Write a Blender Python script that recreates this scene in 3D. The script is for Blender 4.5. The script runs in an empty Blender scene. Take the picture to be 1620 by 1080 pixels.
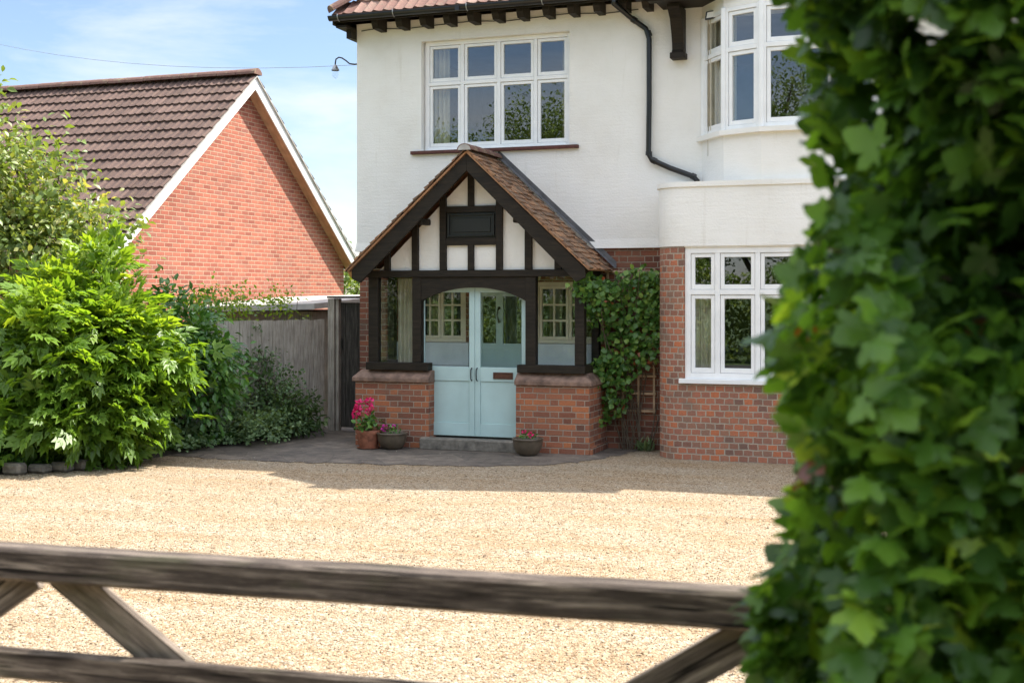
import bpy, math, random
import numpy as np
from mathutils import Vector, Matrix
R = math.radians
random.seed(7); rng = np.random.default_rng(11)
SC = bpy.context.scene
COL = SC.collection

# ------------------------------------------------------------------ camera
YAW = R(19.6); CAMZ = 1.95; FPX = 2000.0; HOR = 470.0
cd = bpy.data.cameras.new('camera'); cam = bpy.data.objects.new('camera', cd); COL.objects.link(cam)
cam.location = (0, 0, CAMZ); cam.rotation_euler = (R(90), 0, YAW)
cd.sensor_width = 36; cd.lens = 36 * FPX / 1620; cd.shift_y = -70 / 1620
cd.clip_start = 0.05; cd.clip_end = 3000
cd.dof.use_dof = True; cd.dof.focus_distance = 15.5; cd.dof.aperture_fstop = 4.2
SC.camera = cam

# ------------------------------------------------------------------ sky and sun
SUN = Vector((0.58, 0.495, 1.0)).normalized()
w = bpy.data.worlds.new('World'); SC.world = w; w.use_nodes = True
nt = w.node_tree; nt.nodes.clear()
def N(t, typ, **k):
    n = t.nodes.new(typ)
    for a, b in k.items(): setattr(n, a, b)
    return n
out = N(nt, 'ShaderNodeOutputWorld'); bg = N(nt, 'ShaderNodeBackground')
sky = N(nt, 'ShaderNodeTexSky', sky_type='NISHITA'); sky.sun_disc = False
sky.sun_elevation = math.asin(SUN.z); sky.sun_rotation = math.atan2(SUN.x, SUN.y)
sky.air_density = 1.0; sky.dust_density = 0.7; sky.ozone_density = 1.0
tc = N(nt, 'ShaderNodeTexCoord'); mp = N(nt, 'ShaderNodeMapping'); mp.inputs['Scale'].default_value = (1.2, 1.2, 4.2)
mp.inputs['Location'].default_value = (0.35, 0.2, 0.1)
nz = N(nt, 'ShaderNodeTexNoise'); nz.inputs['Scale'].default_value = 2.1; nz.inputs['Detail'].default_value = 9
nz.inputs['Roughness'].default_value = 0.58; nz.inputs['Distortion'].default_value = 0.35
cr = N(nt, 'ShaderNodeValToRGB'); cr.color_ramp.elements[0].position = 0.47; cr.color_ramp.elements[1].position = 0.70
mx = N(nt, 'ShaderNodeMix', data_type='RGBA')
sx = N(nt, 'ShaderNodeSeparateXYZ')
el = N(nt, 'ShaderNodeMapRange', interpolation_type='SMOOTHSTEP'); el.inputs[1].default_value = .27; el.inputs[2].default_value = .5
dim = N(nt, 'ShaderNodeMix', data_type='RGBA'); dim.inputs[6].default_value = (.26, .262, .28, 1); dim.inputs[7].default_value = (.95, .8, .65, 1)   # low sky darkened by a tint, upper sky left bright and warm
cl_ = N(nt, 'ShaderNodeMix', data_type='RGBA'); cl_.inputs[6].default_value = (1.62, 1.65, 1.7, 1); cl_.inputs[7].default_value = (7.0, 6.6, 6.0, 1)  # clouds made brighter overhead, added as fill for the shaded walls
sm = N(nt, 'ShaderNodeMix', data_type='RGBA', blend_type='MULTIPLY'); sm.inputs[0].default_value = 1
sc_ = N(nt, 'ShaderNodeMath', operation='MULTIPLY'); sc_.inputs[1].default_value = 0.85
L = nt.links.new
L(tc.outputs['Generated'], mp.inputs[0]); L(mp.outputs[0], nz.inputs['Vector']); L(nz.outputs[0], cr.inputs[0])
L(cr.outputs[0], sc_.inputs[0]); L(sc_.outputs[0], mx.inputs[0]); L(tc.outputs['Generated'], sx.inputs[0]); L(sx.outputs[2], el.inputs[0]); L(el.outputs[0], dim.inputs[0]); L(el.outputs[0], cl_.inputs[0])
L(sky.outputs[0], sm.inputs[6]); L(dim.outputs[2], sm.inputs[7]); L(sm.outputs[2], mx.inputs[6]); L(cl_.outputs[2], mx.inputs[7])
L(mx.outputs[2], bg.inputs[0]); L(bg.outputs[0], out.inputs[0]); bg.inputs[1].default_value = 0.15
sd = bpy.data.lights.new('sun', 'SUN'); so = bpy.data.objects.new('sun', sd); COL.objects.link(so)
sd.energy = 2.15; sd.angle = R(0.5); sd.color = (1.0, 0.95, 0.87)
so.rotation_euler = SUN.to_track_quat('Z', 'Y').to_euler(); so.location = (10, 10, 30)
SC.view_settings.view_transform = 'Standard'; SC.view_settings.look = 'None'
SC.view_settings.exposure = 2.3; SC.view_settings.gamma = 1.0
SC.cycles.max_bounces = 8; SC.cycles.transparent_max_bounces = 16

# ------------------------------------------------------------------ helpers
CY, SY = math.cos(YAW), math.sin(YAW)
def X(px, Y): return Y * math.tan(math.atan((px - 810) / FPX) - YAW)     # wall plane y = Y
def Z(py, px, Y):
    x = X(px, Y); z = -x * SY + Y * CY
    return CAMZ + (HOR - py) * z / FPX
WO = {}
def tag(o, label=None, cat=None, group=None, kind=None):
    if label: o['label'] = label
    if cat: o['category'] = cat
    if group: o['group'] = group
    if kind: o['kind'] = kind
    return o
def thing(name, loc, label, cat, group=None):
    o = bpy.data.objects.new(name, None); COL.objects.link(o); o.location = loc; o.empty_display_size = .2
    WO[o.name] = Vector(loc); return tag(o, label, cat, group)
def link(name, me, mat, parent=None, smooth=False):
    o = bpy.data.objects.new(name, me); COL.objects.link(o)
    if mat: me.materials.append(mat)
    if parent is not None:
        org = WO[parent.name]; me.transform(Matrix.Translation(-org)); o.parent = parent; WO[o.name] = org
    else: WO[o.name] = Vector((0, 0, 0))
    if smooth: me.polygons.foreach_set('use_smooth', [True] * len(me.polygons))
    return o
class MB:
    def __init__(s): s.v = []; s.f = []; s.uv = []
    def face(s, pts, uv=None):
        b = len(s.v); s.v += [tuple(p) for p in pts]; s.f.append(tuple(range(b, b + len(pts)))); s.uv.append(uv); return s
    def box(s, x0, x1, y0, y1, z0, z1):
        if x0 > x1: x0, x1 = x1, x0
        if y0 > y1: y0, y1 = y1, y0
        if z0 > z1: z0, z1 = z1, z0
        b = len(s.v)
        s.v += [(x0,y0,z0),(x1,y0,z0),(x1,y1,z0),(x0,y1,z0),(x0,y0,z1),(x1,y0,z1),(x1,y1,z1),(x0,y1,z1)]
        for f in ((0,3,2,1),(4,5,6,7),(0,1,5,4),(1,2,6,5),(2,3,7,6),(3,0,4,7)):
            s.f.append(tuple(b + i for i in f)); s.uv.append(None)
        return s
    def prism(s, poly, y0, y1):                       # polygon in x,z (counter-clockwise seen from -y) extruded in y
        n = len(poly); b = len(s.v)
        s.v += [(p[0], y0, p[1]) for p in poly] + [(p[0], y1, p[1]) for p in poly]
        s.f.append(tuple(range(b, b + n))); s.uv.append(None)
        s.f.append(tuple(b + n + i for i in range(n - 1, -1, -1))); s.uv.append(None)
        for i in range(n):
            j = (i + 1) % n; s.f.append((b + j, b + i, b + n + i, b + n + j)); s.uv.append(None)
        return s
    def beam(s, p0, p1, a, b_, up=(0, 0, 1)):         # rectangular bar: a across, b_ in the 'up' sense; uv u along
        p0 = Vector(p0); p1 = Vector(p1); d = (p1 - p0); ln = d.length; d.normalize()
        r = d.cross(Vector(up)).normalized(); u = r.cross(d).normalized(); r *= a / 2; u *= b_ / 2
        q = [p0 - r - u, p0 + r - u, p0 + r + u, p0 - r + u, p1 - r - u, p1 + r - u, p1 + r + u, p1 - r + u]
        o = random.random() * 9
        for k, (f, wd) in enumerate((((0, 1, 5, 4), a), ((1, 2, 6, 5), b_), ((2, 3, 7, 6), a), ((3, 0, 4, 7), b_))):
            v0 = o + k * .31
            s.face([q[i] for i in f], [(o, v0), (o, v0 + wd), (o + ln, v0 + wd), (o + ln, v0)])
        s.face([q[i] for i in (3, 2, 1, 0)], None); s.face([q[i] for i in (4, 5, 6, 7)], None)
        return s
    def tube(s, pts, rad, n=8, cap=True):
        pts = [Vector(p) for p in pts]
        if not hasattr(rad, '__len__'): rad = [rad] * len(pts)
        b = len(s.v); ref = Vector((.13, .27, .95)); prev = None
        for i, p in enumerate(pts):
            d = (pts[min(i + 1, len(pts) - 1)] - pts[max(i - 1, 0)]).normalized()
            if prev is None: prev = d.orthogonal().normalized()
            r = (prev - d * prev.dot(d)).normalized(); prev = r; u = d.cross(r)
            for k in range(n):
                t = 2 * math.pi * k / n; s.v.append(tuple(p + (r * math.cos(t) + u * math.sin(t)) * rad[i]))
        for i in range(len(pts) - 1):
            for k in range(n):
                k2 = (k + 1) % n; s.f.append((b + i*n + k, b + i*n + k2, b + (i+1)*n + k2, b + (i+1)*n + k)); s.uv.append(None)
        if cap:
            s.f.append(tuple(b + k for k in range(n - 1, -1, -1))); s.uv.append(None)
            s.f.append(tuple(b + (len(pts) - 1) * n + k for k in range(n))); s.uv.append(None)
        return s
    def lathe(s, c, prof, n=20):                      # prof: (r, z) list
        b = len(s.v)
        for r, z in prof:
            for k in range(n):
                t = 2 * math.pi * k / n; s.v.append((c[0] + r * math.cos(t), c[1] + r * math.sin(t), c[2] + z))
        for i in range(len(prof) - 1):
            for k in range(n):
                k2 = (k + 1) % n; s.f.append((b + i*n + k, b + i*n + k2, b + (i+1)*n + k2, b + (i+1)*n + k)); s.uv.append(None)
        return s
    def build(s, name, mat, parent=None, bevel=0, smooth=False):
        me = bpy.data.meshes.new(name); me.from_pydata(s.v, [], s.f); me.validate(); me.update()
        ul = me.uv_layers.new(name='UVMap')
        if len(me.polygons) == len(s.f):
            for p, uv in zip(me.polygons, s.uv):
                nrm = p.normal; ax, ay, az = abs(nrm.x), abs(nrm.y), abs(nrm.z)
                for k, li in enumerate(p.loop_indices):
                    if uv: ul.data[li].uv = uv[k]; continue
                    c = me.vertices[me.loops[li].vertex_index].co
                    ul.data[li].uv = (c.x, c.y) if az > max(ax, ay) + .2 else ((c.y, c.z) if ax > ay else (c.x, c.z))
        o = link(name, me, mat, parent, smooth)
        if bevel:
            m = o.modifiers.new('bevel', 'BEVEL'); m.width = bevel; m.segments = 1; m.limit_method = 'ANGLE'
        return o

# ------------------------------------------------------------------ materials
def newmat(name):
    m = bpy.data.materials.new(name); m.use_nodes = True; t = m.node_tree
    return m, t, t.nodes['Principled BSDF']
def ramp(t, stops, fac, interp='LINEAR'):
    c = N(t, 'ShaderNodeValToRGB'); c.color_ramp.interpolation = interp
    e = c.color_ramp.elements
    while len(e) < len(stops): e.new(0.5)
    for k, (p, col) in enumerate(stops): e[k].position = p; e[k].color = (*col, 1)
    t.links.new(fac, c.inputs[0]); return c.outputs[0]
def noise(t, vec, scale, detail=4, rough=.55, dist=0):
    n = N(t, 'ShaderNodeTexNoise'); n.inputs['Scale'].default_value = scale; n.inputs['Detail'].default_value = detail
    n.inputs['Roughness'].default_value = rough; n.inputs['Distortion'].default_value = dist
    if vec is not None: t.links.new(vec, n.inputs['Vector'])
    return n.outputs[0]
def mth(t, op, a, b=None, c=None):
    n = N(t, 'ShaderNodeMath', operation=op)
    for k, v in enumerate((a, b, c)):
        if v is None: continue
        if isinstance(v, (int, float)): n.inputs[k].default_value = v
        else: t.links.new(v, n.inputs[k])
    return n.outputs[0]
def mixc(t, fac, a, b, blend='MIX'):
    n = N(t, 'ShaderNodeMix', data_type='RGBA', blend_type=blend)
    for k, v in ((0, fac), (6, a), (7, b)):
        if isinstance(v, (int, float)): n.inputs[k].default_value = v
        elif isinstance(v, tuple): n.inputs[k].default_value = (*v, 1)
        else: t.links.new(v, n.inputs[k])
    return n.outputs[2]
def coords(t, which='Object', scale=(1, 1, 1), rot=(0, 0, 0)):
    c = N(t, 'ShaderNodeTexCoord'); m = N(t, 'ShaderNodeMapping'); m.inputs['Scale'].default_value = scale
    m.inputs['Rotation'].default_value = rot
    t.links.new(c.outputs[which], m.inputs[0]); return m.outputs[0]
def bump(t, bs, h, strength=.5, dist=.01):
    b = N(t, 'ShaderNodeBump'); b.inputs['Strength'].default_value = strength; b.inputs['Distance'].default_value = dist
    t.links.new(h, b.inputs['Height']); t.links.new(b.outputs[0], bs.inputs['Normal']); return b
def simple(name, col, rough=.6, var=.15, nscale=6, bstr=.15, bscale=40, metallic=0, spec=.5):
    m, t, bs = newmat(name); v = coords(t)
    dark = tuple(c * (1 - var) for c in col); lite = tuple(min(1, c * (1 + var)) for c in col)
    t.links.new(ramp(t, [(.3, dark), (.7, lite)], noise(t, v, nscale, 6)), bs.inputs['Base Color'])
    bs.inputs['Roughness'].default_value = rough; bs.inputs['Metallic'].default_value = metallic
    bs.inputs['Specular IOR Level'].default_value = spec
    if bstr: bump(t, bs, noise(t, v, bscale, 4), bstr, .01)
    return m
def brick(name, cols, mortar, bond='stretcher', row=.075, joint=.011, wobble=.004, stain=None, stain_amt=.4, seed=0.):
    m, t, bs = newmat(name); uv = coords(t, 'UV')
    nn = N(t, 'ShaderNodeTexNoise'); nn.inputs['Scale'].default_value = 14; nn.inputs['Detail'].default_value = 2
    t.links.new(uv, nn.inputs['Vector'])
    v1 = N(t, 'ShaderNodeVectorMath', operation='SUBTRACT'); t.links.new(nn.outputs['Color'], v1.inputs[0]); v1.inputs[1].default_value = (.5, .5, .5)
    v2 = N(t, 'ShaderNodeVectorMath', operation='SCALE'); t.links.new(v1.outputs[0], v2.inputs[0]); v2.inputs['Scale'].default_value = wobble * 2.5
    v3 = N(t, 'ShaderNodeVectorMath', operation='ADD'); t.links.new(uv, v3.inputs[0]); t.links.new(v2.outputs[0], v3.inputs[1])
    sp = N(t, 'ShaderNodeSeparateXYZ'); t.links.new(v3.outputs[0], sp.inputs[0])
    vr = mth(t, 'DIVIDE', sp.outputs[1], row); rw = mth(t, 'FLOOR', vr); fv = mth(t, 'FRACT', vr)
    par = mth(t, 'FLOORED_MODULO', rw, 2.0)
    W = {'flemish': .3375, 'stretcher': .225, 'header': .1125}[bond]
    tt = mth(t, 'ADD', mth(t, 'DIVIDE', sp.outputs[0], W), mth(t, 'MULTIPLY', par, .5))
    fr = mth(t, 'FRACT', tt); idn = mth(t, 'FLOOR', tt)
    hd = mth(t, 'MINIMUM', fr, mth(t, 'SUBTRACT', 1.0, fr))
    if bond == 'flemish':
        hd = mth(t, 'MINIMUM', hd, mth(t, 'ABSOLUTE', mth(t, 'SUBTRACT', fr, .6667)))
        idn = mth(t, 'ADD', mth(t, 'MULTIPLY', idn, 2.0), mth(t, 'GREATER_THAN', fr, .6667))
    hd = mth(t, 'MULTIPLY', hd, W)
    vd = mth(t, 'MULTIPLY', mth(t, 'MINIMUM', fv, mth(t, 'SUBTRACT', 1.0, fv)), row)
    d = mth(t, 'MINIMUM', hd, vd)
    mr = N(t, 'ShaderNodeMapRange'); mr.inputs[1].default_value = joint / 2 - .0016; mr.inputs[2].default_value = joint / 2 + .0022
    t.links.new(d, mr.inputs[0]); mask = mr.outputs[0]
    cb = N(t, 'ShaderNodeCombineXYZ'); t.links.new(idn, cb.inputs[0]); t.links.new(rw, cb.inputs[1]); cb.inputs[2].default_value = seed
    wn = N(t, 'ShaderNodeTexWhiteNoise'); t.links.new(cb.outputs[0], wn.inputs[0])
    k = len(cols); col = ramp(t, [(i / (k - 1) if k > 1 else 0, c) for i, c in enumerate(cols)], wn.outputs[0])
    fine = noise(t, uv, 45, 5, .7)
    col = mixc(t, .55, col, ramp(t, [(.25, (.55, .55, .55)), (.75, (1.35, 1.3, 1.25))], fine), 'MULTIPLY')
    mcol = mixc(t, noise(t, uv, 22, 4), mortar, tuple(c * .6 for c in mortar))
    col = mixc(t, mask, mcol, col)
    if stain:
        sf = ramp(t, [(.5, (0, 0, 0)), (.72, (1, 1, 1))], noise(t, uv, 2.1, 7, .65))
        col = mixc(t, mth(t, 'MULTIPLY', sf, stain_amt), col, stain)
    t.links.new(col, bs.inputs['Base Color']); bs.inputs['Roughness'].default_value = .9
    bs.inputs['Specular IOR Level'].default_value = .25
    bump(t, bs, mth(t, 'ADD', mask, mth(t, 'MULTIPLY', fine, .5)), .7, .006)
    return m
def wood(name, c0, c1, c2, rough=.75, stretch=(1.2, 26, 26), bstr=.5, which='UV', fine=None, pos=(.3, .5, .72)):
    m, t, bs = newmat(name); v = coords(t, which, stretch); bs.inputs['Specular IOR Level'].default_value = .25
    g = noise(t, v, 2.2, 8, .65, .6)
    if fine: g = mth(t, 'ADD', mth(t, 'MULTIPLY', g, .6), mth(t, 'MULTIPLY', noise(t, coords(t, which, fine), 2.0, 6, .7, .8), .4))
    g2 = noise(t, coords(t, which, (3, 3, 3)), 1.5, 4)
    col = ramp(t, [(pos[0], c0), (pos[1], c1), (pos[2], c2)], g)
    col = mixc(t, .5, col, ramp(t, [(.3, (.6, .6, .6)), (.7, (1.25, 1.25, 1.25))], g2), 'MULTIPLY')
    if fine:                                            # knots, drying cracks and a little green algae
        kv = N(t, 'ShaderNodeTexVoronoi'); kv.inputs['Scale'].default_value = 1; t.links.new(coords(t, which, (2.6, 11, 11)), kv.inputs['Vector'])
        col = mixc(t, ramp(t, [(.03, (.85, .85, .85)), (.16, (0, 0, 0))], kv.outputs['Distance']), col, (.018, .012, .008))
        ck = ramp(t, [(.36, (1, 1, 1)), (.40, (0, 0, 0))], noise(t, coords(t, which, (2.2, 60, 60)), 1.0, 3, .5)); col = mixc(t, ck, col, (.012, .009, .007))
        ag = mth(t, 'MULTIPLY', ramp(t, [(.56, (0, 0, 0)), (.7, (1, 1, 1))], noise(t, coords(t, which, (3, 9, 9)), 1.0, 5, .6)), .35); col = mixc(t, ag, col, (.10, .105, .05))
    t.links.new(col, bs.inputs['Base Color']); bs.inputs['Roughness'].default_value = rough
    bump(t, bs, g, bstr, .006); return m
def leafmat(name, stops, trans=.45, rough=.42, tcol=(1.5, 1.35, .5)):
    m, t, bs = newmat(name)
    at = N(t, 'ShaderNodeAttribute'); at.attribute_name = 'tone'
    col = ramp(t, stops, at.outputs['Fac'])
    col = mixc(t, .35, col, ramp(t, [(.3, (.7, .7, .7)), (.7, (1.2, 1.2, 1.2))], noise(t, coords(t), 18, 2)), 'MULTIPLY')
    t.links.new(col, bs.inputs['Base Color']); bs.inputs['Roughness'].default_value = rough
    tr = N(t, 'ShaderNodeBsdfTranslucent'); t.links.new(mixc(t, 1.0, col, tcol, 'MULTIPLY'), tr.inputs[0])
    ms = N(t, 'ShaderNodeMixShader'); ms.inputs[0].default_value = trans
    t.links.new(bs.outputs[0], ms.inputs[1]); t.links.new(tr.outputs[0], ms.inputs[2])
    t.links.new(ms.outputs[0], t.nodes['Material Output'].inputs[0]); return m
def glassmat(name, ior=1.85):
    m, t, bs = newmat(name); t.nodes.remove(bs)
    tr = N(t, 'ShaderNodeBsdfTransparent'); tr.inputs[0].default_value = (.93, .95, .94, 1)
    gl = N(t, 'ShaderNodeBsdfGlossy'); gl.inputs['Roughness'].default_value = 0.0; gl.inputs[0].default_value = (.95, .97, 1, 1)
    fr = N(t, 'ShaderNodeFresnel'); ge = N(t, 'ShaderNodeNewGeometry')      # a pane has two faces: leave the glass as one enters it
    t.links.new(mth(t, 'ADD', ior, mth(t, 'MULTIPLY', ge.outputs['Backfacing'], 1 / ior - ior)), fr.inputs[0])
    b = N(t, 'ShaderNodeBump'); b.inputs['Strength'].default_value = .012; b.inputs['Distance'].default_value = .01
    t.links.new(noise(t, coords(t), 3.0, 1), b.inputs['Height']); t.links.new(b.outputs[0], gl.inputs['Normal'])
    ms = N(t, 'ShaderNodeMixShader'); t.links.new(fr.outputs[0], ms.inputs[0])
    t.links.new(tr.outputs[0], ms.inputs[1]); t.links.new(gl.outputs[0], ms.inputs[2])
    t.links.new(ms.outputs[0], t.nodes['Material Output'].inputs[0]); return m

M = {}
M['brick_porch'] = brick('brick_porch', [(.16, .07, .048), (.26, .10, .06), (.34, .125, .07), (.45, .16, .07), (.24, .105, .07)], (.42, .34, .26), 'flemish', stain=(.13, .11, .085), stain_amt=.35)
M['brick_wall'] = brick('brick_wall', [(.13, .055, .04), (.21, .08, .05), (.26, .10, .06), (.17, .075, .055)], (.36, .30, .23), 'flemish', stain=(.11, .095, .075), stain_amt=.55, seed=3.)
M['brick_bay'] = brick('brick_bay', [(.19, .11, .085), (.31, .135, .09), (.40, .155, .095), (.48, .16, .075), (.33, .14, .095), (.27, .15, .105), (.38, .165, .10)], (.48, .40, .31), 'header', joint=.013, wobble=.009, stain=(.16, .14, .105), stain_amt=.6, seed=5.)
M['brick_far'] = brick('brick_far', [(.26, .085, .06), (.35, .115, .078), (.40, .14, .092), (.30, .12, .09)], (.52, .40, .28), 'stretcher', joint=.012, wobble=.002, stain=(.16, .07, .05), stain_amt=.3, seed=7.)
def render_white():
    m, t, bs = newmat('white_render'); v = coords(t)
    big = noise(t, v, 1.1, 6, .6); lines = noise(t, coords(t, 'Object', (3, 3, 30)), 1.0, 4, .6); gr = noise(t, v, 38, 5, .7)
    streak = ramp(t, [(.6, (0, 0, 0)), (.8, (1, 1, 1))], noise(t, coords(t, 'Object', (9, 9, .7)), 1.0, 5, .7))
    col = ramp(t, [(.28, (.755, .725, .665)), (.5, (.82, .80, .75)), (.7, (.86, .84, .80))], big)
    col = mixc(t, mth(t, 'MULTIPLY', streak, .32), col, (.48, .42, .31))
    t.links.new(col, bs.inputs['Base Color']); bs.inputs['Roughness'].default_value = .8
    h = mth(t, 'ADD', mth(t, 'MULTIPLY', lines, .6), mth(t, 'MULTIPLY', gr, .8)); bump(t, bs, h, .55, .014); return m
M['render'] = render_white()
M['white'] = simple('white_paint', (.83, .83, .82), .4, .05, 5, .05, 60)
M['cream'] = simple('cream_paint', (.74, .67, .52), .5, .08, 5, .05, 60)
M['paleblue'] = simple('pale_blue_boards', (.66, .70, .72), .5, .08, 5, .1, 60)
M['door'] = simple('pale_green_door', (.45, .605, .59), .42, .08, 3, .06, 60)
M['black_timber'] = wood('black_stained_timber', (.010, .0075, .005), (.019, .014, .009), (.036, .026, .016), .6, (2, 20, 20), .3, 'Object')
M['black_gloss'] = simple('black_painted_plastic', (.012, .012, .012), .35, .3, 6, .05)
M['black_iron'] = simple('black_iron', (.01, .01, .01), .4, .3, 20, .1)
M['coping'] = simple('weathered_tile_coping', (.20, .125, .09), .9, .5, 9, .8, 30)
M['stone_step'] = simple('worn_stone', (.16, .14, .115), .9, .45, 12, .7, 30)
M['gate_wood'] = wood('weathered_gate_oak', (.022, .016, .012), (.09, .07, .056), (.30, .245, .195), .85, (1.4, 24, 24), .5, fine=(5, 130, 130), pos=(.38, .5, .63))
M['gate_brace'] = wood('paler_gate_oak', (.04, .03, .023), (.15, .12, .095), (.36, .3, .24), .85, (1.4, 24, 24), .5, fine=(5, 130, 130), pos=(.38, .5, .63))
M['fence_wood'] = wood('silvery_fence_board', (.19, .165, .135), (.40, .36, .30), (.58, .53, .46), .9, (1.6, 30, 30), .6)
M['fence_post'] = wood('silvery_fence_post', (.17, .15, .12), (.34, .305, .255), (.5, .455, .39), .9, (30, 30, 1.6), .6, 'Object')
M['dark_board'] = wood('dark_gate_board', (.02, .018, .015), (.05, .045, .038), (.12, .105, .09), .9, (30, 30, 1.5), .6, 'Object')
M['soffit'] = wood('bare_pine_soffit', (.42, .22, .12), (.52, .29, .17), (.6, .36, .22), .7, (6, 1, 1), .2, 'Object')
M['lead'] = simple('lead_flashing', (.10, .10, .105), .75, .3, 10, .3, 30)
M['curtain'] = simple('cream_curtain', (.55, .50, .40), .9, .15, 5, 0)
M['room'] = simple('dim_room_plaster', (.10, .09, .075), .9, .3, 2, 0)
M['sill_tile'] = simple('dark_red_sill', (.09, .028, .02), .7, .3, 20, .2)
M['terracotta'] = simple('terracotta', (.30, .11, .06), .85, .4, 14, .4, 40)
M['bowl'] = simple('brown_glazed_bowl', (.10, .075, .05), .45, .3, 12, .2)
M['petal'] = simple('pink_petal', (.75, .02, .16), .5, .3, 60, 0)
M['petal2'] = simple('magenta_petal', (.65, .03, .35), .5, .3, 60, 0)
M['bark'] = simple('bark', (.10, .075, .05), .95, .4, 12, .8, 30)
M['soil'] = simple('dark_soil', (.06, .045, .03), .95, .5, 14, 1.0, 30)
M['trellis'] = simple('tan_trellis_lath', (.42, .29, .18), .85, .3, 12, .3)
M['concrete'] = simple('pale_concrete', (.42, .40, .37), .9, .2, 5, .4, 30)
M['copper'] = simple('brown_metal', (.10, .04, .025), .45, .2, 20, .1, 40, .3)
M['steel'] = simple('grey_steel', (.3, .3, .3), .4, .2, 20, .1, 40, .8)
M['glass'] = glassmat('window_glass'); M['glass_clear'] = glassmat('porch_glass', 1.4)
M['bulb'] = glassmat('bulb_glass', 1.5)
def tilemat(name, stops, lichen=(.30, .24, .16), lamt=.5, ls=9, lo=.52):
    m, t, bs = newmat(name); at = N(t, 'ShaderNodeAttribute'); at.attribute_name = 'tone'; v = coords(t)
    col = ramp(t, stops, at.outputs['Fac'])
    col = mixc(t, .6, col, ramp(t, [(.3, (.6, .6, .6)), (.7, (1.3, 1.3, 1.3))], noise(t, v, 25, 5, .7)), 'MULTIPLY')
    lf = mth(t, 'MULTIPLY', ramp(t, [(lo, (0, 0, 0)), (lo + .14, (1, 1, 1))], noise(t, v, ls, 8, .75)), lamt)
    col = mixc(t, lf, col, lichen)
    t.links.new(col, bs.inputs['Base Color']); bs.inputs['Roughness'].default_value = .85
    bump(t, bs, noise(t, v, 40, 5), .5, .008); return m
M['tile_brown'] = tilemat('brown_concrete_tile', [(0, (.072, .040, .030)), (.5, (.098, .057, .044)), (1, (.13, .079, .062))], (.20, .135, .085), .4, 9)
M['tile_red'] = tilemat('pinkish_red_roof_tile', [(0, (.17, .08, .06)), (.5, (.23, .125, .095)), (1, (.30, .19, .15))], (.17, .145, .10), .7, 8)
M['tile_porch'] = tilemat('weathered_plain_tile', [(0, (.13, .07, .04)), (.5, (.24, .12, .06)), (1, (.38, .19, .09))], (.14, .115, .08), .75, 8, .46)
M['ridge'] = tilemat('ridge_tile', [(0, (.16, .08, .06)), (1, (.24, .13, .09))], (.27, .22, .13), .8, 7)
def gravel():
    m, t, bs = newmat('gravel'); v = coords(t)
    def vor(s, f='F1'):
        n = N(t, 'ShaderNodeTexVoronoi'); n.inputs['Scale'].default_value = s; t.links.new(v, n.inputs['Vector']); return n
    a = vor(72); b = vor(34)
    sa = N(t, 'ShaderNodeSeparateColor'); t.links.new(a.outputs['Color'], sa.inputs[0])
    sb = N(t, 'ShaderNodeSeparateColor'); t.links.new(b.outputs['Color'], sb.inputs[0])
    stops = [(0, (.05, .034, .022)), (.07, (.13, .085, .05)), (.18, (.25, .172, .10)), (.42, (.325, .248, .16)), (.75, (.39, .32, .222)), (1, (.54, .48, .39))]
    col = mixc(t, .25, ramp(t, stops, sa.outputs[0]), ramp(t, stops, sb.outputs[0]))
    n1 = noise(t, coords(t, 'Object', (.55, 1.4, 1)), 1.3, 7, .62)
    col = mixc(t, mth(t, 'MULTIPLY', ramp(t, [(.4, (0, 0, 0)), (.7, (1, 1, 1))], n1), .5), col, mixc(t, 1.0, col, (.86, .68, .46), 'MULTIPLY'))
    n2 = noise(t, coords(t, 'Object', (.35, 2.6, 1), (0, 0, R(8))), 1.0, 6, .6)
    col = mixc(t, mth(t, 'MULTIPLY', ramp(t, [(.52, (0, 0, 0)), (.66, (1, 1, 1))], n2), .45), col, mixc(t, 1.0, col, (.80, .66, .5), 'MULTIPLY'))
    t.links.new(col, bs.inputs['Base Color']); bs.inputs['Roughness'].default_value = .9; bs.inputs['Specular IOR Level'].default_value = .2
    h = mth(t, 'ADD', mth(t, 'MULTIPLY', a.outputs['Distance'], -1.0), mth(t, 'MULTIPLY', noise(t, v, 9, 5), .5))
    bump(t, bs, h, .9, .014); return m
M['gravel'] = gravel()
def paving():
    m, t, bs = newmat('stone_paving'); v = coords(t)
    vo = N(t, 'ShaderNodeTexVoronoi', feature='DISTANCE_TO_EDGE'); vo.inputs['Scale'].default_value = 1.9; t.links.new(v, vo.inputs['Vector'])
    vc = N(t, 'ShaderNodeTexVoronoi'); vc.inputs['Scale'].default_value = 1.9; t.links.new(v, vc.inputs['Vector'])
    sc = N(t, 'ShaderNodeSeparateColor'); t.links.new(vc.outputs['Color'], sc.inputs[0])
    col = ramp(t, [(0, (.095, .078, .064)), (.5, (.125, .102, .082)), (1, (.17, .138, .11))], sc.outputs[0])
    col = mixc(t, .85, col, ramp(t, [(.35, (.45, .45, .45)), (.65, (1.45, 1.42, 1.35))], noise(t, v, 5, 9, .75)), 'MULTIPLY')
    j = ramp(t, [(.002, (.6, .6, .6)), (.012, (0, 0, 0))], vo.outputs[0])
    col = mixc(t, j, col, (.07, .06, .045)); t.links.new(col, bs.inputs['Base Color']); bs.inputs['Roughness'].default_value = .85
    bump(t, bs, mth(t, 'SUBTRACT', noise(t, v, 16, 6), j), .6, .012); return m
M['paving'] = paving()
M['grass'] = simple('grass_ground', (.07, .11, .03), .95, .4, 3, .5, 60)

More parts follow.
